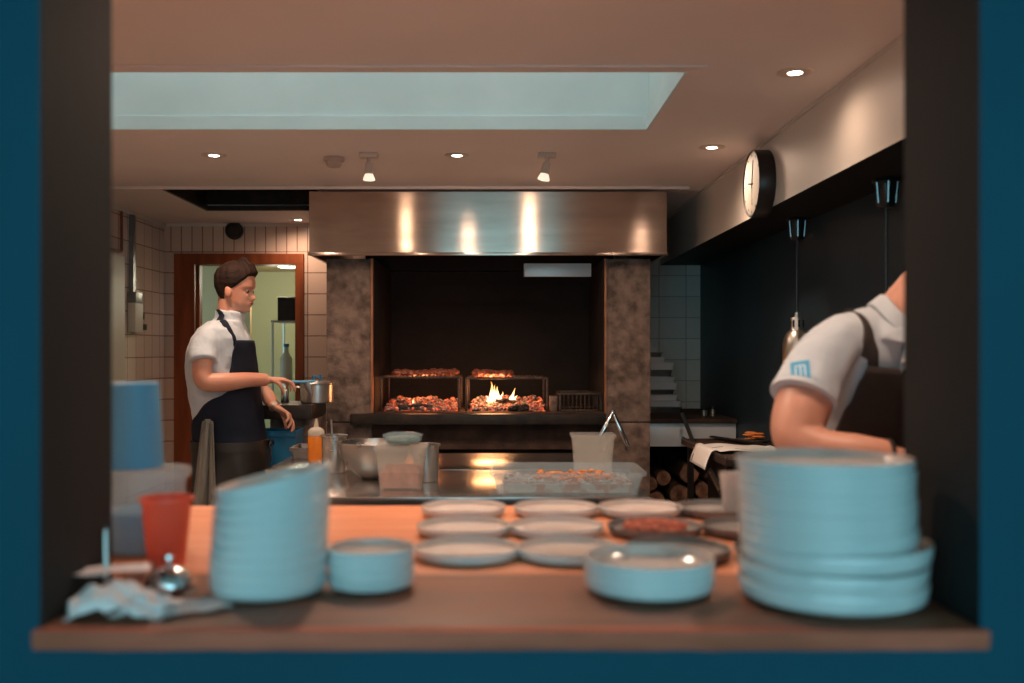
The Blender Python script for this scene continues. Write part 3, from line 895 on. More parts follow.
# mixing bowl
c = Vector((-.478, 3.885, TZ))
tag(MB().lathe([(0, .001), (.050, .001), (.055, .004), (.095, .035), (.128, .085), (.138, .138), (.145, .141), (.144, .144), (.136, .142), (.126, .086), (.093, .038), (.05, .008), (0, .006)], c, 56)
    .build('mixing_bowl', 'steel', origin=c), 'wide steel mixing bowl behind the square tub', 'bowl')

def bain(c, r, h, label, ladle=None):
    t_ = thing('bain_marie_pot', c, label, 'pot', 'tall steel insert pots')
    MB().lathe([(0, .001), (r * .93, .001), (r * .96, .005), (r, h - .01), (r + .006, h - .006), (r + .006, h), (r - .002, h - .002), (r * .94, .008), (0, .006)], c, 36).build('pot_body', 'steel', t_)
    if ladle:
        MB().tube([c + Vector((.0, 0, .02)), c + Vector((-.01, .005, h + .02)), c + Vector((-.012, .004, h + .062))], .004, 8).build('ladle_handle', 'chrome_rough', t_)
bain(Vector((-.668, 4.08, TZ)), .050, .152, 'tall steel pot with a spoon handle sticking out, beside the orange bottle', True)
bain(Vector((-.272, 3.80, TZ)), .050, .142, 'tall steel pot behind the square tub, near the fire reflection')

# squeeze bottle
c = Vector((-.808, 4.45, TZ))
t_ = thing('squeeze_bottle', c, 'squeeze bottle of orange sauce with a pale nozzle cap', 'squeeze bottle')
MB().lathe([(0, 0), (.034, 0), (.037, .005), (.037, .110), (.034, .116), (0, .116)], c, 32).build('bottle_body', 'orange_sauce', t_)
MB().lathe([(0, .116), (.034, .116), (.036, .12), (.036, .138), (.026, .150), (.011, .155), (.008, .175), (.004, .192), (0, .192)], c, 32).build('cap', 'cap_plastic', t_)
# shallow pan behind bottle
c = Vector((-.865, 4.68, TZ))
t_, R_ = tub('roasting_pan', c, .085, .11, .05, .92, .012, .002, 'dull_steel', 'shallow steel pan at the outer end of the ledge table, behind the orange bottle', 'pan')
MB().box(c.x - .06, c.x + .06, c.y - .08, c.y + .08, TZ + .003, TZ + .03, .008).build('contents', 'mince', t_)

# large food box
c = Vector((.2455, 3.575, TZ))
t_, R_ = tub('food_box', c, .262, .158, .078, .93, .03, .003, 'frost_plastic', 'long low translucent box of orange and white food pieces at the table front', 'box', rim=.010)
rnd = random.Random(5)
b = MB().loft([sq_ring(c.x, c.y, .225, .128, TZ + .005, .02), sq_ring(c.x, c.y, .225, .128, TZ + .034, .02)])
for k in range(240):
    p = Vector((c.x + rnd.uniform(-.22, .22), c.y + rnd.uniform(-.12, .12), TZ + .035 + .008 * rnd.random()))
    b.ball(p, (rnd.uniform(.006, .013), rnd.uniform(.006, .012), rnd.uniform(.004, .009)), 1, mtx=Matrix.Rotation(rnd.random() * 6, 3, 'Z'))
b.build('filling', 'veg_mix', t_)
b = MB()
for k in range(60):
    u = rnd.gauss(0, 1)
    p = Vector((c.x + .02 + rnd.choice((-.08, .0, .05, .12)) + u * .02, c.y + rnd.uniform(-.1, .1), TZ + .046 + rnd.random() * .012))
    b.ball(p, (rnd.uniform(.010, .02), .007, .006), 1, mtx=Matrix.Rotation(rnd.random() * 6, 3, 'Z'))
b.build('garnish', 'veg_orange', t_)

c = Vector((.375, 3.90, TZ))
t_, R_ = tub('tall_tub', c, .080, .070, .172, .86, .018, .003, 'milky_plastic', 'tall empty milky plastic tub standing behind the long food box', 'tub')

# ================================================================ RIGHT SIDE OF THE KITCHEN
t_ = thing('steel_shelf_unit', (1.15, 6.4, 0), 'steel side unit beside the grill pillar, trays on top, firewood below', 'side unit')
UZ = CAMZ - .41
MB().box(.868, 1.425, 5.9, 6.98, UZ - .025, UZ, .003).build('top', 'dark_concrete', t_)
MB().box(.870, 1.425, 5.93, 5.95, UZ - .165, UZ - .026, .002).build('front_panel', 'white_steel', t_)
for x in (.89, 1.41):
    MB().box(x - .015, x + .015, 5.95, 5.98, 0, UZ - .166).build('leg', 'dark_steel', t_)
MB().box(.87, 1.425, 6.93, 6.98, 0, UZ - .026).build('rear_panel', 'soot', t_, smooth=False)

ordn = ['topmost', 'second', 'third', 'fourth', 'fifth', 'sixth', 'seventh', 'eighth', 'ninth', 'tenth', 'eleventh', 'twelfth']
def rank(i, n):
    """i counted from the bottom"""
    k = n - 1 - i
    return 'lowest' if i == 0 else ('topmost' if k == 0 else ordn[k] + ' from the top')
# stack of trays : right ends (px) from the photograph's stack
ends = [682, 681, 678, 674, 678, 675, 672, 674, 665, 662, 657, 654]
z = UZ + .001
base_tray = None
for i, ex in enumerate(ends):
    x1 = (ex - 497) / FPX * 6.5
    hh = (.04, .04, .04, .03, .05, .035, .042, .05, .032, .032, .032, .03)[i]
    b = MB()
    cx, w = (x1 + .83) / 2, (x1 - .83) / 2
    cx = .875 + (x1 - .875) / 2; w = (x1 - .875) / 2
    q = [sq_ring(cx, 6.6, w - .012, .13, z, .012), sq_ring(cx, 6.6, w - .006, .135, z + hh - .006, .012), sq_ring(cx, 6.6, w, .142, z + hh - .005, .012), sq_ring(cx, 6.6, w, .142, z + hh - .002, .012),
         sq_ring(cx, 6.6, w - .010, .131, z + hh - .002, .010), sq_ring(cx, 6.6, w - .014, .127, z + .003, .010)]
    tag(b.loft(q).build('metal_tray', 'white_steel' if i % 3 else 'dull_steel', ang=30), '%s steel tray in the stack beside the white tiles' % (rank(i, 12)), 'tray', 'stacked metal trays')
    z += hh + .0005

# little jars
for x, hh, lab in ((1.29, .05, 'small dark-lidded jar on the side unit, closer to the tray stack'), (1.345, .058, 'small dark jar nearest the dark wall on the side unit')):
    t_ = thing('spice_jar', (x, 6.2, UZ), lab, 'jar', 'small jars')
    MB().lathe([(0, 0), (.02, 0), (.021, hh * .7), (0, hh * .7)], (x, 6.2, UZ), 16).build('jar_body', 'champagne', t_)
    MB().lathe([(0, hh * .7), (.018, hh * .7), (.018, hh), (0, hh)], (x, 6.2, UZ), 16).build('lid', 'black_plastic', t_)

# firewood
logs = [(.99, .06, .066), (1.13, .055, .062), (1.25, .06, .058), (1.06, .165, .056), (1.20, .165, .062), (.945, .185, .058), (1.32, .175, .058),
        (1.01, .285, .062), (1.15, .29, .066), (1.29, .30, .060), (.94, .385, .05), (1.07, .405, .056), (1.21, .42, .062), (1.34, .42, .055),
        (.965, .49, .052), (1.105, .525, .063), (1.26, .545, .058), (.93, .59, .045), (1.01, .62, .046), (1.16, .655, .062), (1.33, .62, .05)]
hl = ['right against the pillar', 'beside the pillar', 'in the middle of the pile', 'toward the dark wall', 'next to the dark wall']
for i, (x, zz, r) in enumerate(logs):
    rnd = random.Random(i + 30)
    n = 12
    yy = 6.03 + rnd.uniform(-.03, .05)
    shape = [r * (1 + .16 * noise.noise(Vector((math.cos(2 * PI * k / n) * 1.3, math.sin(2 * PI * k / n) * 1.3, i * 3.7)))) for k in range(n)]
    if i % 3 == 1:
        shape = [min(s, r * .72 / max(.3, abs(math.cos(2 * PI * k / n - .9)))) if math.cos(2 * PI * k / n - .9) > 0 else s for k, s in enumerate(shape)]
    b = MB()
    rings = [[Vector((x + shape[k] * f_ * math.cos(2 * PI * k / n), yy + dy, zz + shape[k] * f_ * math.sin(2 * PI * k / n))) for k in range(n)] for dy, f_ in ((0, .94), (.008, 1), (.25, 1.02), (.5, .98))]
    b.loft(rings)
    b.bm.normal_update()
    for f_ in b.bm.faces:
        if len(f_.verts) > 4 or abs(f_.normal.y) > .8: f_.material_index = 1
    lvl = ('bottom', 'second', 'third', 'fourth', 'top')[min(4, int(zz / .125))]
    col = hl[min(4, int((x - .9) / .095))]
    tag(b.build('firewood_log', ['log_bark', 'log_end'], ang=50), 'split firewood log in the %s layer of the woodpile, %s' % (lvl, col), 'log', 'firewood under the side unit')

# counter under the heat lamps
CZ = CAMZ - .48
t_ = thing('side_counter', (1.2, 5.1, 0), 'dark wooden side counter under the hanging heat lamps', 'counter')
MB().box(1.0, 1.425, 4.35, 5.40, CZ - .03, CZ, .003).build('top', 'dark_concrete', t_)
MB().box(1.14, 1.42, 4.42, 5.38, .05, CZ - .031).build('cabinet', 'dark_steel', t_, smooth=False)
MB().box(1.0, 1.012, 4.36, 5.38, CZ - .006, CZ + .010, .002).build('edge_rail', 'dull_steel', t_)
for y in (4.44, 5.32):
    MB().box(1.02, 1.05, y - .015, y + .015, 0, CZ - .031).build('leg', 'dark_steel', t_)
# perforated bar leaning in front of the woodpile
p0, p1 = at(682, 413, 5.93), at(696, 450, 4.99)
tag(MB().tube([p0, p1], [(.011, .004)] * 2, 4, side=(1, .2, .4)).build('grill_scraper', 'dull_steel'), 'grey metal bar slanting down off the side unit toward the hanging paper', 'metal bar')
p0, p1 = at(700, 452, 4.86), at(722, 492, 4.3)
tag(MB().tube([p0, (p0 + p1) / 2, p1], [.009, .012, .016], 8).build('fire_poker', 'dark_steel'), 'dark iron poker leaning below the paper in front of the firewood', 'poker')

# printed order slips draping over the counter edge
def drape(u, v):
    s = u * .44            # distance along the paper
    y = 4.56 + .36 * v + .05 * u
    if s < .09:
        a = (.09 - s)
        return Vector((.985 - .035 * math.sin(a / .09 * 1.2), y, CZ + .014 - a * .93))
    if s < .13:
        tt = (s - .09) / .04
        return Vector((.985 + .04 * tt, y, CZ + .014 + .006 * math.sin(tt * PI)))
    return Vector((1.025 + (s - .13), y, CZ + .012 + .006 * math.sin((s - .13) * 22)))
t_ = thing('order_sheet', (1.1, 4.8, CZ), 'white printed order sheet hanging over the edge of the side counter', 'paper')
MB().grid(drape, 30, 8).build('sheet', 'printed_paper', t_, solid=.001)
b = MB()
for (u0, u1, v0, v1) in ((.26, .42, .46, .50), (.02, .10, .86, .9), (.5, .62, .2, .23)):
    b.grid(lambda u, v: drape(u0 + (u1 - u0) * u, v0 + (v1 - v0) * v) + Vector((-.0006, -.0006, .0012)), 8, 1)
b.build('print_line', 'ink', t_)
tag(MB().tube([(1.16, 5.36, CZ + .013), (1.335, 4.86, CZ + .013)], [(.022, .006), (.030, .006)], 6, side=(1, 0, 0)).build('flat_bar', 'dark_steel'), 'long flat dark bar lying along the side counter beside the order sheet', 'bar')
c = Vector((1.325, 5.18, CZ))
t_ = thing('garnish_plate', c, 'grey plate of orange slices on the side counter behind the bent cook', 'plate')
MB().lathe([(0, 0), (.05, 0), (.085, .012), (.085, .016), (.05, .006), (0, .005)], c, 36).build('plate_body', 'glaze_grey', t_)
rnd = random.Random(3)
for k in range(9):
    a = rnd.random() * 6.28
    MB().ball(c + Vector((.03 * math.cos(a) + .01, .03 * math.sin(a) - .01, .016 + .004 * k)), (.034, .018, .006), 2, mtx=Matrix.Rotation(rnd.uniform(-.6, .6), 3, 'Z') @ Matrix.Rotation(rnd.uniform(-.2, .2), 3, 'X')).build('orange_slice', 'veg_orange', t_)

# heat lamps
def heat_lamp(x, y, label):
    zt = CAMZ + .596
    c = Vector((x, y, zt))
    t_ = thing('heat_lamp', c, label, 'heat lamp', 'pull-down heat lamps')
    MB().lathe([(0, 0), (.045, 0), (.048, -.01), (.036, -.018), (.032, -.09), (.024, -.10), (0, -.10)], c, 28).build('ceiling_mount', 'black_plastic', t_)
    b = MB()
    for a in (200, 260, 320):
        b.tube([c + Vector((.040 * math.cos(R(a)), .040 * math.sin(R(a)), -.012)), c + Vector((.033 * math.cos(R(a)), .033 * math.sin(R(a)), -.085))], .006, 8)
    b.build('chrome_rib', 'dark_chrome', t_)
    pts = [c + Vector((0, 0, -.10 - k * .1)) for k in range(3)] + [c + Vector((0, 0, -.44))]
    MB().tube(pts, .005, 8, sub=1).build('cord', 'black_plastic', t_)
    zc = CAMZ + .15
    b = MB().lathe([(0, .02), (.010, .02), (.012, .0), (.028, -.003), (.030, -.008), (.030, -.055), (.033, -.062)], (x, y, zc), 28)
    b.build('cap', 'chrome_rough', t_)
    b = MB()
    for a in range(0, 360, 45):
        b.box(.0295, .0312, -.004, .004, -.047, -.015, mtx=Matrix.Translation((x, y, zc)) @ Matrix.Rotation(R(a), 4, 'Z'))
    b.build('vent_slot', 'black_plastic', t_, smooth=False)
    MB().lathe([(.033, -.060), (.046, -.072), (.059, -.098), (.064, -.125), (.064, -.205), (.061, -.205), (.061, -.125), (.045, -.078), (.03, -.066)], (x, y, zc), 40).build('shade', 'champagne', t_)
    MB().lathe([(0, -.10), (.02, -.11), (.038, -.15), (.034, -.18), (0, -.195)], (x, y, zc), 20).build('bulb', 'bulb_glass', t_)
heat_lamp(1.357, 4.50, 'champagne metal heat lamp hanging just behind the bent cook\'s shoulder')
heat_lamp(1.357, 3.47, 'heat lamp whose black mount hangs above the bent cook\'s neck, next to the hatch jamb')

# clock
c = Vector((XB, 4.22, CAMZ + .705))
t_ = thing('wall_clock', c, 'round wall clock with cream face and thick dark rim', 'clock')
mt = Matrix.Rotation(R(-90), 3, 'Y')
MB().lathe([(0, 0), (.138, 0), (.142, .004), (.142, .066), (.139, .070), (.136, .070), (.133, .062), (0, .062)], c, 64, mtx=mt).build('case', 'clock_rim', t_)
MB().lathe([(0, .0625), (.132, .0625), (.132, .0645), (0, .0645)], c, 64, mtx=mt).build('dial', 'clock_face', t_)
def on_dial(a, r, off=.0655):      # a clockwise from twelve, seen from the room
    return c + Vector((-off, -math.sin(R(a)) * r, math.cos(R(a)) * r))
b = MB()
for k in range(12):
    b.tube([on_dial(k * 30, .114), on_dial(k * 30, .125)], .0014, 6)
b.build('hour_mark', 'ink', t_)
MB().tube([on_dial(12, -.02), on_dial(12, .10)], .002, 6).build('minute_hand', 'clock_rim', t_)
MB().tube([on_dial(278, -.015), on_dial(278, .065)], .0026, 6).build('hour_hand', 'clock_rim', t_)
MB().tube([on_dial(178, -.02), on_dial(178, .09)], .0010, 6).build('second_hand', 'ink', t_)
MB().ball(on_dial(0, 0), .006, 2).build('hub', 'clock_rim', t_)

# ================================================================ CROCKERY
def plate_prof(r, h, foot=.7, th=.004, base=.006, wall=.93):
    """outer from axis bottom to rim to axis top; returns profile and material index per span"""
    p = [(0, .0015), (r * foot * .92, .0015), (r * foot * .95, 0), (r * foot, 0), (r * (foot + .18), h * .14), (r * .968, h * .34), (r * .992, h * .62), (r, h * .94), (r - .001, h), (r - th * .7, h), (r - th, h * .92), (r * wall, h * .5), (r * (wall - .08), base + .003), (r * foot * .9, base), (0, base)]
    mi = [0] * 8 + [1] * 6
    return p, mi

def stack(name, c, r, h, n, pitch, mats, label, cat, group, tilts=None, offs=None, seed=0, foot=.7, n_up=None):
    rnd = random.Random(seed)
    prof, mi = plate_prof(r, h, foot)
    src = MB().lathe(prof, (0, 0, 0), 64, mi=mi).build(name, mats, origin=(0, 0, 0), ang=35)
    z = c.z
    ax, ay = 0., 0.
    x, y = c.x, c.y
    for i in range(n):
        o = src if i == 0 else src.copy()
        if i: COL.objects.link(o)
        if tilts: ax, ay = tilts[i]
        if offs: x, y = c.x + offs[i][0], c.y + offs[i][1]
        o.location = (x, y, z)
        o.rotation_euler = (ax, ay, rnd.random() * .0)
        tag(o, label % rank(i, n), cat, group)
        z += pitch[i] if isinstance(pitch, (list, tuple)) else pitch
    return z

BC = ['glaze_daylit', 'glaze_cream']
# left leaning stack of small bowls
n = 9
tl, of = [], []
for i in range(n):
    k = max(0, i - 1)
    tl.append((R(1.0) * min(1, k * .3), -R(1.7) * k))
    of.append((.0016 * k, 0))
stack('small_bowl', Vector((-.3155, 1.375, SHZ)), .0800, .026, n, [.0170] * n, BC, 'small straight-sided bowl, %s of the tall leaning stack', 'bowl', 'tall leaning stack of small bowls', tl, of, 1)
# small low stack
stack('side_bowl', Vector((-.178, 1.405, SHZ)), .0615, .020, 4, .0130, BC, 'small round bowl, %s of the low stack beside the tall leaning one', 'bowl', 'low stack of small bowls', None, [(0, 0), (.001, 0), (-.001, .001), (0, 0)], 2, foot=.62)
# low bowls right of centre
stack('shallow_dish', Vector((.2105, 1.378, SHZ)), .0895, .028, 3, .0112, BC, 'round shallow dish, %s of the low pile in front of the plates', 'dish', 'low pile of shallow dishes', None, None, 3, foot=.66)
# right big stack
cR = Vector((.4475, 1.332, SHZ))
z = stack('serving_dish', cR, .122, .034, 3, [.0235, .0225, .020], BC, 'wide serving dish, %s of three under the tall plate stack', 'dish', 'wide dishes under the tall plate stack', [(0, 0), (R(.6), 0), (R(-.8), -R(1.6))], [(0, 0), (.0, .0), (.0055, .0)], 4, foot=.68)
n = 9
stack('dinner_plate', Vector((.443, 1.334, z + .001)), .1145, .024, n, [.0127] * n, BC, 'round plate, %s of the tall stack beside the hatch jamb', 'plate', 'tall stack of plates by the hatch jamb',
      [(R(-.8) * max(0, 1 - i * .3), -R(.8) * max(0, 1 - i * .2)) for i in range(n)], [(.0010 * math.sin(i * 2.1) - .0006 * i, .0006 * math.cos(i * 3)) for i in range(n)], 5, foot=.70)

# plates laid out on the wooden top
prof, mi = plate_prof(.086, .019, .68, base=.006)
BT = SHZ - .001
rows = [(2.03, (-.068, .120, .292, .452)), (1.815, (-.060, .109, .287, .460)), (1.61, (-.048, .117, .292, .470))]
rn = ['back row', 'middle row', 'front row']
cn = ['first', 'second', 'third', 'last']
src = {}
for ri, (y, xs_) in enumerate(rows):
    for ci, x in enumerate(xs_):
        grey = ci == 3 or (ri > 0 and ci == 2)
        if (ri, ci) == (2, 3): r_ = .074
        key = grey
        mats = ['glaze_grey', 'glaze_grey_in'] if grey else BC
        if key not in src:
            src[key] = o = MB().lathe(prof, (0, 0, 0), 64, mi=mi).build('coupe_plate' if not grey else 'stoneware_plate', mats, origin=(0, 0, 0), ang=35)
        else:
            o = src[key].copy(); COL.objects.link(o)
        o.location = (x, y, BT)
        colr = 'dark grey' if grey else 'cream'
        extra = ' under minced food' if (ri, ci) == (1, 2) else (' under a white cup' if (ri, ci) == (0, 3) else '')
        tag(o, '%s plate%s, %s from the leaning stack in the %s' % (colr, extra, cn[ci], rn[ri]), 'plate', 'plates laid out on the wooden worktop')
# minced food
rnd = random.Random(11)
b = MB().lathe([(0, .008), (.058, .008), (.056, .016), (.03, .021), (0, .022)], (.287, 1.815, BT), 30)
for k in range(160):
    a, q = rnd.random() * 6.28, .058 * math.sqrt(rnd.random())
    b.ball((.287 + q * math.cos(a), 1.815 + q * math.sin(a), BT + .018 + .006 * (1 - q / .06)), (rnd.uniform(.003, .007), .004, .003), 1, mtx=Matrix.Rotation(rnd.random() * 6, 3, 'Z'))
tag(b.build('minced_food', 'mince', origin=(.287, 1.815, BT + .008)), 'heap of red minced food on a dark plate', 'food', kind='stuff')
c = Vector((.487, 2.035, BT + .007))
tag(MB().lathe([(0, 0), (.022, 0), (.025, .004), (.031, .070), (.033, .078), (.030, .078), (.023, .006), (0, .005)], c, 32).build('small_cup', 'glaze_cream', origin=c), 'small white cup standing behind the tall plate stack', 'cup')

# ================================================================ CLUTTER AT THE LEFT JAMB
c = Vector((-.513, 1.545, BT))
t_ = tag(MB().lathe([(0, .001), (.026, .001), (.028, .004), (.037, .100), (.041, .104), (.041, .108), (.038, .108), (.0355, .100), (.0255, .006), (0, .005)], c, 40).build('red_tumbler', 'red_plastic', origin=c), 'translucent red plastic tumbler beside the hatch jamb', 'tumbler')
c = Vector((-.592, 1.66, BT))
t_ = thing('clear_tub', c, 'clear round plastic tub behind the red tumbler, blue cup tower on top', 'tub')
MB().lathe([(0, .001), (.060, .001), (.063, .004), (.072, .125), (.070, .125), (.061, .006), (0, .004)], c, 40).build('tub_body', 'clear_plastic', t_)
MB().lathe([(0, .1255), (.078, .1255), (.080, .131), (.078, .139), (.05, .140), (0, .140)], c, 40).build('lid', 'frost_plastic', t_)
MB().lathe([(0, .006), (.058, .006), (.064, .07), (0, .074)], c, 30).build('contents', 'blue_plastic', t_)
c = Vector((-.606, 1.66, BT + .1405))
tag(MB().lathe([(0, 0), (.046, 0), (.048, .004), (.040, .140), (.037, .142), (0, .142)], c, 40).build('blue_container', 'blue_plastic', origin=c), 'tall tapered blue plastic container stacked on the clear tub', 'container')

# reception bell
c = Vector((-.452, 1.372, SHZ))
t_ = thing('service_bell', c, 'chrome service bell with a black base on the serving shelf', 'bell')
MB().lathe([(0, 0), (.036, 0), (.037, .004), (.030, .008), (0, .008)], c, 36).build('base', 'black_plastic', t_)
MB().lathe([(.033, .0085), (.034, .012), (.030, .024), (.020, .034), (.008, .038), (0, .038)], c, 36).build('dome', 'chrome', t_)
MB().lathe([(0, .038), (.003, .038), (.003, .046), (.0065, .048), (.006, .052), (0, .053)], c, 20).build('button', 'chrome', t_)

# receipt spike and papers
c = Vector((-.521, 1.325, SHZ))
t_ = thing('receipt_spike', c, 'metal receipt spike standing by the hatch jamb', 'spike')
MB().lathe([(0, 0), (.024, 0), (.025, .003), (.006, .005), (0, .005)], c, 30).build('base', 'dull_steel', t_)
MB().tube([c + Vector((0, 0, .004)), c + Vector((0, 0, .092)), c + Vector((0, 0, .099))], [.0026, .0026, .0008], 10, smooth=False).build('rod', 'chrome_rough', t_)

def slip(name, cx, cy, z0, w, l, rot, label, curl=.006, seed=0, m='paper', tilt=(0, 0), amp=.003, nu=18, nv=10, group=None):
    cr, sr = math.cos(R(rot)), math.sin(R(rot))
    def fn(u, v):
        a, d_ = (u - .5) * l, (v - .5) * w
        z = z0 + abs(curl * math.sin((u * 1.3 + seed) * 2.2)) + amp * (1 + noise.noise(Vector((u * 4, v * 3, seed * 7.3)))) + tilt[0] * (u) + tilt[1] * v
        return Vector((cx + a * cr - d_ * sr, cy + a * sr + d_ * cr, max(z, SHZ + .0006)))
    return tag(MB().grid(fn, nu, nv).build(name, m, solid=.0005), label, 'paper', group)
slip('paper_slip', -.524, 1.325, SHZ + .038, .050, .120, 12, 'white paper slip pierced by the metal spike, above the crumpled papers', curl=.004, seed=1)
slip('paper_slip', -.402, 1.302, SHZ + .001, .036, .125, 22, 'longer loose white slip reaching under the leaning bowl stack', curl=.003, seed=2)
slip('paper_slip', -.385, 1.262, SHZ + .001, .026, .10, 33, 'narrow loose white slip nearest the shelf edge', curl=.004, seed=3)

def crumple(cx, cy, rx, ry, h_, rot, seed, m, label):
    def fn(u, v):
        a, d_ = (u - .5) * 2, (v - .5) * 2
        rr = min(1, math.sqrt(a * a + d_ * d_) / 1.25)
        z = h_ * (1 - rr ** 2) * .8 + .012 * noise.noise(Vector((u * 5, v * 5, seed))) + .006 * abs(noise.noise(Vector((u * 12, v * 9, seed + 4)))) + .004
        ja, jd = .13 * noise.noise(Vector((u * 4, v * 4, seed + 9))), .13 * noise.noise(Vector((u * 4, v * 4, seed + 17)))
        x, y = (a + ja) * rx, (d_ + jd) * ry
        return Vector((cx + x * math.cos(rot) - y * math.sin(rot), cy + x * math.sin(rot) + y * math.cos(rot), max(SHZ + .0008, SHZ + z)))
    tag(MB().grid(fn, 30, 22).build('crumpled_paper', m, solid=.0006, ang=18), label, 'paper', 'crumpled papers by the jamb')
crumple(-.489, 1.272, .050, .046, .038, .12, 2, 'paper_red', 'crumpled white paper with red print beside the hatch jamb')
crumple(-.442, 1.262, .034, .036, .022, -.3, 8, 'paper', 'plain crumpled white paper leaning out from the red printed one')

# ================================================================ PEOPLE
def head_ring_pt(z, th, off=0., fine=True):
    Z_ = [0, .012, .03, .045, .055, .065, .09, .112, .132, .16, .19, .215, .230, .236]
    F_ = [.052, .078, .078, .084, .082, .079, .079, .077, .086, .086, .074, .050, .022, .001]
    B_ = [.010, -.005, -.030, -.048, -.058, -.068, -.086, -.098, -.103, -.104, -.092, -.066, -.036, -.001]
    W_ = [.026, .040, .052, .057, .060, .062, .067, .072, .075, .077, .069, .050, .028, .001]
    def it(A):
        for i in range(len(Z_) - 1):
            if z <= Z_[i + 1]:
                t = (z - Z_[i]) / (Z_[i + 1] - Z_[i]); return A[i] * (1 - t) + A[i + 1] * t
        return A[-1]
    f, bk, w = it(F_), it(B_), it(W_)
    cth, sth = math.cos(th), math.sin(th)
    mid = -.012
    if cth >= 0: x = mid + (f - mid) * (abs(cth) ** .82)
    else: x = mid - (mid - bk) * (abs(cth) ** .9)
    y = w * math.copysign(abs(sth) ** .92, sth)
    if fine and cth > 0:
        g = lambda y0, z0, sy, sz: math.exp(-((y - y0) / sy) ** 2 - ((z - z0) / sz) ** 2)
        nose_z = max(0., 1 - abs(z - .074) / (.042 if z > .074 else .014))
        x += .027 * (nose_z ** .8) * math.exp(-(y / (.013 + .05 * max(0, .08 - z))) ** 2)
        x += .004 * g(0, .045, .018, .005) + .004 * g(0, .056, .016, .005) - .004 * g(0, .0505, .02, .002)
        for s_ in (1, -1):
            x -= .011 * g(s_ * .031, .110, .014, .012)
            x += .004 * g(s_ * .030, .130, .018, .008)
            x += .005 * g(s_ * .040, .080, .016, .018)
    k = 1 + off / .09
    return Vector((mid + (x - mid) * k, y * k, z + off * (z - .1) / .12))

def head(b, org, rot):
    zs = [i * .004 for i in range(0, 59)] + [.2355]
    rings = [[org + rot @ head_ring_pt(z, 2 * PI * k / 56) for k in range(56)] for z in zs]
    b.loft(rings)
    for s_ in (1, -1):
        b.ball(org + rot @ Vector((-.014, s_ * .075, .092)), (.017, .008, .029), 3, mtx=rot @ Matrix.Rotation(R(-12), 3, 'Y'))

def hair(org, rot, parent, seed=0):
    b = MB()
    def lim(th):            # hair line height around the head; th 0 = front
        a = abs(math.degrees(math.atan2(math.sin(th), math.cos(th))))
        pts = [(0, .186), (35, .180), (60, .150), (78, .120), (88, .108), (100, .110), (112, .060), (140, .034), (180, .030)]
        for i in range(len(pts) - 1):
            if a <= pts[i + 1][0]:
                t = (a - pts[i][0]) / (pts[i + 1][0] - pts[i][0]); return pts[i][1] * (1 - t) + pts[i + 1][1] * t
        return .045
    N = 72
    rows_ = 26
    inner, outer = [], []
    for j in range(rows_ + 1):
        ro, ri = [], []
        for k in range(N):
            th = 2 * PI * k / N
            z = lim(th) + (.2355 - lim(th)) * (j / rows_)
            e = min(1, (j + .3) / 4)
            fr_ = max(0, math.cos(th)) ** 2 * max(0, (z - .17) / .065)
            off = .002 + .009 * e + .020 * fr_ + .006 * max(0, (z - .17) / .065) + .004 * noise.noise(Vector((math.cos(th) * 5, math.sin(th) * 5, z * 14 + seed))) * e
            off += .003 * math.sin(th * 17 + z * 60) * e
            ro.append(org + rot @ head_ring_pt(z, th, off, False))
            ri.append(org + rot @ head_ring_pt(z, th, -.006, False))
        outer.append(ro); inner.append(ri)
    b.loft(inner[::-1] + outer)
    return b.build('hair', 'hair', parent, smit=1, ang=70)

def finger(b, p, d, n, lens, curls, r):
    """chain of three phalanges bending toward n"""
    pts = [p - d * .012]
    ax = d.cross(n).normalized()
    dd = d.copy(); q = p.copy(); pts.append(q.copy()); a = 0
    for L, c_ in zip(lens, curls):
        dd = (Matrix.Rotation(R(c_), 3, ax) @ dd).normalized()
        q = q + dd * L
        pts.append(q.copy())
    b.tube(pts, [r, r, r * .97, r * .9, r * .72], 10, 4)
    b.ball(pts[-1], r * .72, 2)

def hand(b, wrist, d, n, thumb, curls, spread=6, s=1.0, tcurl=(10, 20, 15), tout=40):
    d = d.normalized(); n = (n - d * n.dot(d)).normalized(); sd = d.cross(n).normalized() * thumb   # sd: toward the thumb
    b.tube([wrist - d * .03, wrist + d * .005, wrist + d * .035 * s, wrist + d * .07 * s, wrist + d * .092 * s],
           [(.026 * s, .020 * s), (.026 * s, .019 * s), (.036 * s, .016 * s), (.041 * s, .014 * s), (.036 * s, .011 * s)], 16, 4, side=sd)
    tips = []
    for i, (off, L) in enumerate(((.030, .072), (.010, .082), (-.011, .076), (-.031, .060))):
        ang = R(spread * (1.5 - i)) * thumb
        fd = (d * math.cos(ang) + sd * thumb * math.sin(ang)).normalized()
        p = wrist + d * (.086 - .006 * abs(i - 1)) * s + sd * off * s
        c_ = curls[i] if isinstance(curls[0], (list, tuple)) else curls
        finger(b, p, fd, n, (L * .45 * s, L * .31 * s, L * .24 * s), c_, .0088 * s)
    td = (d * math.cos(R(tout)) + sd * math.sin(R(tout)) + n * .25).normalized()
    finger(b, wrist + d * .028 * s + sd * .026 * s, td, (n - sd * .7).normalized(), (.038 * s, .030 * s, .024 * s), tcurl, .0105 * s)

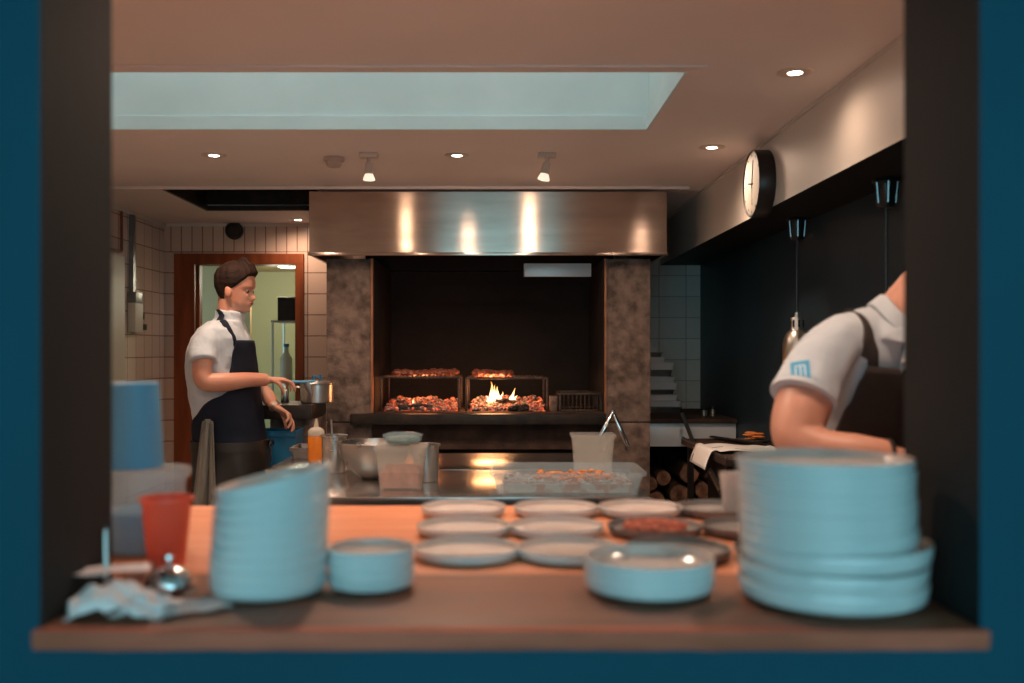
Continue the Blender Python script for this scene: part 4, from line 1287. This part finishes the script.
class Torso:
    """rings: (t, centre, right, fwd, half width, half depth front, half depth back)"""
    def __init__(s, rings): s.r = rings
    def q(s, t):
        r = s.r
        for i in range(len(r) - 1):
            if t <= r[i + 1][0] or i == len(r) - 2:
                f_ = (t - r[i][0]) / (r[i + 1][0] - r[i][0])
                f_ = max(0, min(1, f_))
                g = f_ * f_ * (3 - 2 * f_) * .5 + f_ * .5
                L = lambda a, c_: a * (1 - g) + c_ * g
                return [L(r[i][j], r[i + 1][j]) for j in range(1, 7)]
    def pt(s, t, th, off=0.):
        c_, rt, fw, w, df, db = s.q(t)
        cth, sth = math.cos(th), math.sin(th)
        e = .88
        x = math.copysign(abs(cth) ** e, cth) * ((df if cth > 0 else db) + off)
        y = math.copysign(abs(sth) ** e, sth) * (w + off)
        return c_ + fw * x + rt * y
    def rings(s, t0, t1, n, off=0., k=40):
        return [[s.pt(t0 + (t1 - t0) * j / n, 2 * PI * i / k, off) for i in range(k)] for j in range(n + 1)]

def legs(b, T, hips, feet, off=0.):
    for (hp, kn, ft) in zip(hips, feet[0], feet[1]):
        b.tube([hp, (hp + kn) / 2, kn, (kn + ft) / 2 + Vector((0, 0, .05)), ft], [.088 + off, .078 + off, .056 + off, .054 + off, .042 + off], 16, 4)

def shoe(parent, p, d):
    d = Vector(d).normalized(); s_ = Vector((d.y, -d.x, 0))
    b = MB()
    rings = []
    for t, w, h_ in ((-.08, .030, .055), (-.06, .040, .085), (0, .043, .095), (.05, .046, .065), (.12, .050, .05), (.17, .044, .04), (.195, .022, .025)):
        c_ = Vector((p.x, p.y, 0)) + d * t
        rings.append([c_ + s_ * w * x_ + Vector((0, 0, h_ * z_)) for x_, z_ in ((-1, 0), (-1, .35), (-.8, .8), (-.3, 1), (.3, 1), (.8, .8), (1, .35), (1, 0))])
    b.loft(rings)
    return b.build('shoe', 'black_plastic', parent, sub=1)

# ---------------------------------------------------------------- cook by the fire (profile, facing +x)
D1 = 4.9
def a1(px, py, dy=0.):
    p = at(px, py, D1); p.y += dy; return p
SC = D1 / FPX
rt, fw = Vector((0, -1, 0)), Vector((1, 0, 0))
def ring1(py, xb, xf, w):
    xc = (xb + xf) / 2
    return (-py, a1(xc, py), rt, fw, w, (xf - xb) / 2 * SC, (xf - xb) / 2 * SC)
prof1 = [(520, 208, 262, .165), (475, 204, 262, .168), (450, 200, 262, .168), (435, 199, 260, .160), (415, 196, 257, .152), (395, 192, 255, .155), (370, 189, 252, .168),
         (350, 191, 249, .176), (338, 196, 247, .178), (329, 203, 243, .165), (322, 211, 241, .12), (316, 218, 240, .075), (310, 221, 240, .060)]
T1 = Torso([ring1(*p) for p in prof1])
P1 = thing('person', a1(232, 634), 'person in white shirt and navy apron standing sideways by the fire, reaching toward a pot', 'person')
P1.location.z = 0; ORG[P1.name] = Vector((P1.location.x, P1.location.y, 0))
hr = Matrix.Rotation(R(7), 3, 'Y') @ Matrix.Rotation(R(-6), 3, 'Z')
horg = a1(234, 312)
b = MB()
head(b, horg, hr)
b.tube([a1(227, 330), a1(229, 314), a1(230, 300), a1(231, 290)], [(.050, .050), (.054, .056), (.054, .058), (.05, .055)], 20, side=(0, 1, 0))
b.loft(T1.rings(-510, -324, 24, -.028))
# near arm, hand over the pot
na = [a1(219, 334, -.15), a1(216, 352, -.19), a1(215, 370, -.215), a1(219, 380, -.215), a1(234, 381, -.19), a1(255, 379, -.13), a1(271, 379.5, -.08)]
b.tube(na, [.036, .044, .046, .045, .046, .036, (.026, .029)], 18, 5)
hand(b, a1(271, 379.5, -.08), Vector((1, .30, -.02)), Vector((0.05, .0, -1)), -1, [(16, 34, 20), (20, 38, 25), (24, 42, 28), (28, 46, 30)], 5, .96, (25, 30, 20), 30)
# far arm, hand hanging forward
fa = [a1(224, 334, .15), a1(228, 356, .19), a1(238, 378, .20), a1(246, 387, .19), a1(258, 395, .15), a1(268, 404, .10), a1(272, 408, .08)]
b.tube(fa, [.036, .044, .044, .043, .040, .030, (.026, .024)], 18, 5)
hand(b, a1(272, 408, .08), Vector((1, -.12, -.62)), Vector((-.45, -.35, -.75)), 1, [(20, 22, 12), (28, 28, 16), (34, 32, 20), (38, 36, 22)], 9, .98, (10, 15, 10), 42)
hip1 = [a1(232, 470, -.085), a1(232, 470, .085)]
kn1 = [Vector((hip1[0].x + .02, D1 - .10, .50)), Vector((hip1[1].x + .04, D1 + .10, .50))]
ft1 = [Vector((hip1[0].x - .03, D1 - .11, .07)), Vector((hip1[1].x + .02, D1 + .11, .07))]
legs(b, T1, hip1, (kn1, ft1), -.01)
b.build('body', 'skin', P1, remesh=.0042, smit=2)
hair(horg, hr, P1)
for s_ in (1, -1):
    e = MB().ball(horg + hr @ Vector((.0615, s_ * .031, .109)), .0125, 2)
    eo = e.build('eye', 'eye_white', P1)
    MB().ball(horg + hr @ Vector((.0685, s_ * .032, .1075)), .0080, 2).build('iris', 'eye_dark', eo)
    MB().tube([horg + hr @ Vector((.081, s_ * .012, .127)), horg + hr @ Vector((.077, s_ * .032, .132)), horg + hr @ Vector((.062, s_ * .048, .128))], [.003, .0036, .002], 8).build('eyebrow', 'hair', P1)
MB().tube([horg + hr @ Vector((.072, -.024, .0505)), horg + hr @ Vector((.0845, -.010, .0520)), horg + hr @ Vector((.086, 0, .0505)), horg + hr @ Vector((.0845, .010, .0520)), horg + hr @ Vector((.072, .024, .0505))], [.002, .0045, .005, .0045, .002], 8).build('lips', 'lip', P1)
# shirt
b = MB()
b.loft(T1.rings(-449, -321, 30, .010))
b.tube([a1(222, 335, -.10), a1(217.5, 340, -.15), a1(214.5, 352, -.19), a1(215.5, 361, -.21)], [.056, .063, .064, .065], 22, 5)
b.tube([a1(224, 335, .11), a1(226, 342, .16), a1(228, 354, .19), a1(233, 365, .20)], [.064, .066, .066, .066], 22, 5)
b.tube([a1(226.5, 329), a1(229, 321), a1(230, 311)], [(.092, .084), (.074, .074), (.071, .071)], 24, side=(0, 1, 0))
sh1 = b.build('shirt', 'shirt', P1, remesh=.0055, smit=6, disp=(.013, .065))
b = MB()
b.tube([a1(205, 444, -.10), a1(198, 446, -.05), a1(197, 436, -.02)], [.02, .02, .02], 10)
# shirt tail at the back
MB().grid(lambda u, v: T1.pt(-446 + 34 * v * .0 - (u) * 0, PI, 0) + Vector((-.012, -.03 + .10 * u, .09 - .13 * v)), 5, 6).build('shirt_tail', 'shirt', P1, solid=.004, smooth=True)
# apron bib and waist wrap
def half_angle(py):
    pts = [(340, 44), (348, 50), (370, 62), (388, 68), (397, 88), (404, 106), (414, 126), (424, 146), (434, 162), (448, 172)]
    for i in range(len(pts) - 1):
        if py <= pts[i + 1][0]:
            t = (py - pts[i][0]) / (pts[i + 1][0] - pts[i][0]); return pts[i][1] * (1 - t) + pts[i + 1][1] * t
    return 172
def bib(u, v):
    py = 341 + 104 * v
    th = R(half_angle(py)) * (2 * u - 1)
    return T1.pt(-py, th, .024 + .003 * noise.noise(Vector((u * 6, v * 9, 2))))
MB().grid(bib, 44, 40).build('apron_bib', 'apron_navy', P1, solid=.005)
def skirt(u, v):
    z = v
    py = 441 + 110 * v
    th = R(158) * (2 * u - 1)
    q_ = T1.pt(max(-py, -475), th, .026 + .035 * v)
    q_.z = CAMZ + (350 - py) * SC
    fold = (.010 * math.sin(u * 38 + v * 3) + .012 * noise.noise(Vector((u * 7, v * 3, 5)))) * min(1, v * 2.2)
    d_ = (q_ - a1(231, py)); d_.z = 0
    return q_ + d_.normalized() * fold
MB().grid(skirt, 90, 26).build('apron_skirt', 'apron_black', P1, solid=.005)
b = MB()
b.loft([[T1.pt(-py, 2 * PI * k / 48, o_) for k in range(48)] for py, o_ in ((448, .024), (448, .034), (440, .035), (440, .024))], cap=False)
b.build('apron_tie', 'apron_black', P1)
b = MB()
kk = T1.pt(-443, 0, .038)
b.tube([kk, kk + Vector((.012, -.03, .015)), kk + Vector((.014, -.05, -.01)), kk + Vector((.006, -.02, -.004))], .005, 8)
b.tube([kk, kk + Vector((.012, .03, .012)), kk + Vector((.012, .04, -.014)), kk], .005, 8)
b.tube([kk, kk + Vector((.014, -.02, -.04)), kk + Vector((.018, -.03, -.085))], .004, 8)
b.build('tie_bow', 'apron_black', P1)
# neck strap both sides, lying on the shirt
def wrap_strip(name, pts, w_, side, m, parent, target, off):
    side = [Vector(q_).normalized() for q_ in side]
    def fn(u, v):
        x = u * (len(pts) - 1); i_ = min(int(x), len(pts) - 2); t = x - i_
        return pts[i_].lerp(pts[i_ + 1], t) + side[i_].lerp(side[i_ + 1], t) * (v - .5) * w_
    o = MB().grid(fn, 40, 4).build(name, m, parent)
    md = o.modifiers.new('wrap', 'SHRINKWRAP'); md.target = target; md.wrap_method = 'NEAREST_SURFACEPOINT'; md.wrap_mode = 'ABOVE_SURFACE'; md.offset = off
    md = o.modifiers.new('solid', 'SOLIDIFY'); md.thickness = .003; md.offset = 1
for s_ in (-1, 1):
    pts = [a1(218, 305, s_ * .045), a1(222, 312, s_ * .08), a1(227, 320, s_ * .105), a1(233, 331, s_ * .125), a1(240, 341, s_ * .13), a1(244, 350, s_ * .13)]
    wrap_strip('neck_strap', pts, .030, [(.8, 0, .6), (.8, 0, .5), (.8, 0, .4), (.85, 0, .3), (.9, 0, .2), (1, 0, .1)], 'apron_navy', P1, sh1, .003)
MB().tube([a1(243, 345, -.105) + Vector((.012, 0, 0)), a1(244.5, 360, -.12) + Vector((.012, 0, 0)), a1(245, 378, -.125) + Vector((.018, 0, 0))], .0025, 6).build('white_cord', 'shirt', P1)
# towel tucked at the hip
def towel(u, v):
    w = .030 + .036 * v
    base = a1(220 - 1.5 * v, 421 + 84 * v - 5 * math.sin(u * PI), -.205 - .012 * v)
    return base + Vector(((u - .5) * 2 * w, (.006 + .014 * v) * math.sin(u * 11 + v * 1.5) + .006 * math.sin(u * 23) - .03 * v, .0))
MB().grid(towel, 26, 24).build('towel', 'towel', P1, solid=.007)
# watch
MB().lathe([(.0285, -.010), (.031, -.010), (.031, .010), (.0285, .010), (.0285, -.010)], a1(270.5, 406.5, .085), 24, mtx=(Vector((1, -.12, -.72))).to_track_quat('Z', 'Y').to_matrix()).build('watch', 'watch', P1)
b = MB()
b.loft(T1.rings(-512, -450, 10, .004))
legs(b, T1, hip1, (kn1, ft1), .012)
b.build('trousers', 'trousers', P1, remesh=.008, smit=3)
for p in ft1: shoe(P1, p, (1, 0, 0))
# utensil in the hand
ha = a1(289, 381.5, -.035)
t_ = thing('serving_spoon', ha, 'pale blue handled spatula held over the pot by the standing cook', 'spatula')
MB().tube([ha + Vector((-.045, -.01, .006)), ha + Vector((0, 0, 0)), ha + Vector((.075, .03, -.002)), ha + Vector((.125, .06, .0))], [.007, .008, .008, .006], 10).build('handle', 'blue_plastic', t_)
q_ = ha + Vector((.085, .03, -.004))
MB().tube([q_, q_ + Vector((.012, 0, -.03)), q_ + Vector((.026, 0, -.062))], [(.016, .003), (.014, .003), (.004, .002)], 8, side=(1, 0, .3)).build('blade', 'dull_steel', t_)

# ---------------------------------------------------------------- cook bending at the right
yaw = R(27)
fw2 = Vector((math.sin(yaw), -math.cos(yaw), 0)); rt2 = Vector((-math.cos(yaw), -math.sin(yaw), 0))
NB = Vector((.945, 2.37, CAMZ + .062))            # neck base
HP = Vector((1.00, 2.66, .93))                    # hips
def ring2(t, w, df, db, c_=None):
    c_ = c_ if c_ is not None else HP.lerp(NB, t) + Vector((0, 0, 0)) + fw2 * (-.035 * math.sin(t * PI))
    lean = .45
    f_ = (fw2 + Vector((0, 0, -lean * .6))).normalized()
    return (t, c_, rt2, f_ if t > 0 else fw2, w, df, db)
T2 = Torso([ring2(-.5, .17, .11, .12, HP + Vector((0, 0, -.26))), ring2(-.1, .185, .115, .125), ring2(.1, .172, .115, .115), ring2(.3, .160, .112, .105), ring2(.5, .166, .118, .105), ring2(.68, .182, .118, .11),
            ring2(.80, .190, .108, .105), ring2(.88, .182, .092, .092), ring2(.94, .145, .075, .080), ring2(1.0, .080, .060, .066), ring2(1.06, .062, .055, .06)])
P2 = thing('person', (HP.x, HP.y, 0), 'person bending forward in white shirt with blue sleeve patch, face hidden by the jamb', 'person')
SJ = at(833, 346, 2.31)
b = MB()
hd2 = at(957, 262, 2.36)
hr2 = Matrix.Rotation(yaw - R(78), 3, 'Z') @ Matrix.Rotation(R(38), 3, 'Y')
horg2 = hd2 - hr2 @ Vector((0, 0, .11))
head(b, horg2, hr2)
b.tube([NB + Vector((0, .0, -.05)), at(900, 318, 2.36), at(920, 292, 2.35), at(938, 268, 2.35)], [.068, .060, .058, .055], 20)
b.loft(T2.rings(-.45, .97, 30, -.028))
EL = at(798, 436, 2.20)
b.tube([SJ, at(818, 372, 2.29), at(803, 405, 2.235), EL, at(820, 449, 2.165), at(858, 453, 2.14), at(893, 455, 2.125)], [.060, .061, .0625, (.056, .056), (.045, .047), (.040, .043), (.028, .032)], 24, 6)
hand(b, at(893, 455, 2.125), Vector((1, -.08, -.18)), Vector((0, -.2, -1)), -1, [(24, 24, 16), (28, 28, 16), (30, 30, 18), (32, 32, 20)], 6, 1.0, (10, 20, 15), 38)
SL = NB - rt2 * .19 + Vector((0, 0, -.06))
WL = Vector((1.12, 2.18, CAMZ - .27))
EL2 = Vector((1.225, 2.40, CAMZ - .20))
b.tube([SL, SL.lerp(EL2, .5) + Vector((.01, .01, 0)), EL2, EL2.lerp(WL, .5), WL], [.056, .054, .046, .042, (.028, .030)], 20, 6)
hand(b, WL, (WL - EL2) + Vector((-.04, 0, 0)), Vector((0, 0, -1)), 1, (24, 26, 18), 6, 1.0, (10, 20, 15), 38)
hip2 = [HP + rt2 * .09 + Vector((0, 0, -.05)), HP - rt2 * .09 + Vector((0, 0, -.05))]
kn2 = [Vector((h_.x, h_.y - .05, .50)) for h_ in hip2]
ft2 = [Vector((h_.x, h_.y + .0, .07)) for h_ in hip2]
legs(b, T2, hip2, (kn2, ft2), -.008)
b.build('body', 'skin_warm', P2, remesh=.0048, smit=2)
hair(horg2, hr2, P2, 4)
for s_ in (1, -1):
    eo = MB().ball(horg2 + hr2 @ Vector((.0615, s_ * .031, .109)), .0125, 2).build('eye', 'eye_white', P2)
    MB().ball(horg2 + hr2 @ Vector((.0685, s_ * .032, .1075)), .0080, 2).build('iris', 'eye_dark', eo)
    MB().tube([horg2 + hr2 @ Vector((.081, s_ * .012, .127)), horg2 + hr2 @ Vector((.077, s_ * .032, .132)), horg2 + hr2 @ Vector((.062, s_ * .048, .128))], [.003, .0036, .002], 8).build('eyebrow', 'hair', P2)
MB().tube([horg2 + hr2 @ Vector((.072, -.024, .0505)), horg2 + hr2 @ Vector((.086, 0, .0505)), horg2 + hr2 @ Vector((.072, .024, .0505))], [.002, .005, .002], 8).build('lips', 'lip', P2)
b = MB()
b.loft(T2.rings(-.12, .995, 36, .012))
b.tube([at(876, 331, 2.37), at(856, 337, 2.345), at(833, 346, 2.31), at(815, 371, 2.27), at(804, 396, 2.235)], [.062, .060, .061, .067, .0725], 26, 6)
b.tube([NB + Vector((-.008, 0, -.05)), at(897, 325, 2.368), at(902, 315, 2.36)], [.105, .084, .072], 26)
b.tube([NB - rt2 * .10 + Vector((0, 0, -.02)), SL, SL.lerp(EL2, .55)], [.066, .072, .068], 26, 6)
sh2 = b.build('shirt', 'shirt', P2, remesh=.0058, smit=4, disp=(.016, .09))
MB().tube([at(804.5, 393.5, 2.240), at(803, 398, 2.235)], [.0748, .0752], 30).build('sleeve_hem', 'shirt', P2, ang=60)
# folded collar
def collar(u, v):
    a_ = -PI * .93 + 2 * PI * .93 * u
    up = (at(920, 292, 2.35) - at(899, 322, 2.36)).normalized()
    s1 = up.cross(fw2).normalized(); f1 = s1.cross(up).normalized()
    c_ = at(899, 321, 2.36)
    rr = .070 + .012 * v
    return c_ + (s1 * math.sin(a_) + f1 * math.cos(a_)) * rr + up * (.030 - .036 * v - .022 * max(0, math.cos(a_)) * 1.2)
MB().grid(collar, 40, 6).build('collar', 'shirt', P2, solid=.004)
# placket and buttons
def front2(t, th, off): return T2.pt(t, th, off)
MB().grid(lambda u, v: front2(.99 - .40 * v, R(8) + R(22) * (u - .5) * 2 * .5, .026), 6, 24).build('placket', 'shirt', P2, solid=.004)
for k in range(2):
    for s_ in (0, 16):
        MB().ball(front2(.955 - .06 * k, R(2 + s_), .033), .0052, 2).build('button', 'button', P2)
# apron
def ha2(t):
    pts = [(.86, 44), (.7, 56), (.52, 72), (.36, 95), (.22, 125), (.1, 145), (-.1, 150)]
    for i in range(len(pts) - 1):
        if t >= pts[i + 1][0]:
            k = (t - pts[i][0]) / (pts[i + 1][0] - pts[i][0]); return pts[i][1] * (1 - k) + pts[i + 1][1] * k
    return 150
MB().grid(lambda u, v: T2.pt(.855 - .955 * v, R(ha2(.855 - .955 * v)) * (2 * u - 1), .030 + .004 * noise.noise(Vector((u * 5, v * 7, 1)))), 50, 40).build('apron_bib', 'apron_brown', P2, solid=.005)
def skirt2(u, v):
    q_ = T2.pt(-.1, R(150) * (2 * u - 1), .032 + .03 * v)
    q_.z -= .45 * v
    d_ = q_ - HP; d_.z = 0
    return q_ + d_.normalized() * .012 * math.sin(u * 30) * v
MB().grid(skirt2, 60, 12).build('apron_skirt', 'apron_brown', P2, solid=.005)
MB().loft([[T2.pt(t_2, 2 * PI * k / 48, o_) for k in range(48)] for t_2, o_ in ((.10, .032), (.10, .040), (.16, .040), (.16, .032))], cap=False).build('apron_tie', 'apron_brown', P2)
for s_ in (1, -1):
    pts = [T2.pt(t_2, R(a_) * s_, .032) for t_2, a_ in ((.82, 38), (.87, 39), (.92, 44), (.96, 56), (.985, 80), (1.0, 115), (1.02, 150), (1.02, 179))]
    wrap_strip('neck_strap', pts, .034, [rt2] * 4 + [(rt2 + fw2 * s_).normalized()] + [Vector((0, 0, 1))] * 3, 'apron_brown', P2, sh2, .004)
b = MB()
b.loft(T2.rings(-.5, -.08, 10, .006))
legs(b, T2, hip2, (kn2, ft2), .012)
b.build('trousers', 'trousers', P2, remesh=.009, smit=3)
for p in ft2: shoe(P2, p, fw2)
# wristband
MB().lathe([(.0325, -.004), (.035, -.004), (.035, .004), (.0325, .004), (.0325, -.004)], at(889, 455, 2.127), 24, mtx=Vector((1, 0, 0)).to_track_quat('Z', 'Y').to_matrix()).build('wristband', 'black_plastic', P2)
# sleeve patch with the arch emblem, shrink-wrapped on the sleeve
pc = at(797, 367.5, 2.12)
dg = bpy.context.evaluated_depsgraph_get(); dg.update()
from mathutils.bvhtree import BVHTree
ev = sh2.evaluated_get(dg); me_ = ev.to_mesh()
OS = ORG[sh2.name]
bvh = BVHTree.FromPolygons([v.co + OS for v in me_.vertices], [tuple(p_.vertices) for p_ in me_.polygons])
ev.to_mesh_clear()
into = (at(803, 372, 2.27) - pc).normalized()
ux = (Vector((.93, -.28, 0)) - into * Vector((.93, -.28, 0)).dot(into)).normalized()
uz = into.cross(ux).normalized()
if uz.z < 0: uz = -uz
ux, uz = (ux * math.cos(R(-8)) - uz * math.sin(R(-8))), (uz * math.cos(R(-8)) + ux * math.sin(R(-8)))
def patch(name, rects, m, off, parent):
    b = MB()
    for (x0, x1, z0, z1) in rects:
        def fn(u, v):
            p_ = pc + ux * (x0 + (x1 - x0) * u) + uz * (z0 + (z1 - z0) * v)
            hit = bvh.ray_cast(p_, into, .4)
            return (hit[0] if hit[0] else p_ + into * .1) - into * off
        b.grid(fn, max(1, int((x1 - x0) / .003)), max(1, int((z1 - z0) / .003)))
    return b.build(name, m, parent, normals=False)
patch('sleeve_patch', [(-.021, .021, -.023, .021)], 'patch_blue', .003, sh2)
patch('emblem', [(-.0110, -.0085, -.016, .0110), (-.0085, .0115, .0085, .0110), (.0090, .0115, -.016, .0085), (-.0005, .0022, -.016, .0085)], 'patch_white', .0045, sh2)

# ================================================================ LIGHT, WORLD, CAMERA
w = bpy.data.worlds.new('world'); scn.world = w; w.use_nodes = True
nt = w.node_tree
bg = nt.nodes['Background']
tc = nt.nodes.new('ShaderNodeTexCoord'); sp = nt.nodes.new('ShaderNodeSeparateXYZ')
nt.links.new(tc.outputs['Generated'], sp.inputs[0])
mr = nt.nodes.new('ShaderNodeMapRange'); mr.inputs['From Min'].default_value = .1; mr.inputs['From Max'].default_value = .7
nt.links.new(sp.outputs[2], mr.inputs['Value'])
mx = nt.nodes.new('ShaderNodeMix'); mx.data_type = 'RGBA'
mx.inputs['A'].default_value = (.38, .86, 1.0, 1); mx.inputs['B'].default_value = (.46, .44, .40, 1)
nt.links.new(mr.outputs[0], mx.inputs['Factor']); nt.links.new(mx.outputs['Result'], bg.inputs[0])
bg.inputs[1].default_value = 2.5
p = light('skylight_portal', 'AREA', ((SX0 + SX1) / 2, (SY0 + SY1) / 2, WT - .05), 1, (1, 1, 1))
p.data.shape = 'RECTANGLE'; p.data.size = SX1 - SX0 - .08; p.data.size_y = SY1 - SY0 - .08; p.data.cycles.is_portal = True
p = light('dining_window_portal', 'AREA', (0, -4.5, 1.35), 1, (1, 1, 1), rot=(R(90), 0, 0))
p.data.shape = 'RECTANGLE'; p.data.size = 8; p.data.size_y = 2.7; p.data.cycles.is_portal = True

cam = bpy.data.cameras.new('camera'); co = bpy.data.objects.new('camera', cam); COL.objects.link(co)
co.location = (0, 0, CAMZ); co.rotation_euler = (R(90), 0, 0)
cam.sensor_width = 36; cam.lens = FPX * 36 / 1024
cam.shift_x = 15 / 1024; cam.shift_y = 8.5 / 1024
cam.clip_start = .02
cam.dof.use_dof = True; cam.dof.focus_distance = 5.0; cam.dof.aperture_fstop = 2.3
scn.camera = co
scn.view_settings.view_transform = 'Standard'; scn.view_settings.look = 'None'
scn.view_settings.gamma = 1; scn.view_settings.use_curve_mapping = False
scn.view_settings.exposure = .55
scn.cycles.use_denoising = True
scn.cycles.max_bounces = 10; scn.cycles.transparent_max_bounces = 12
scn.cycles.sample_clamp_indirect = 4
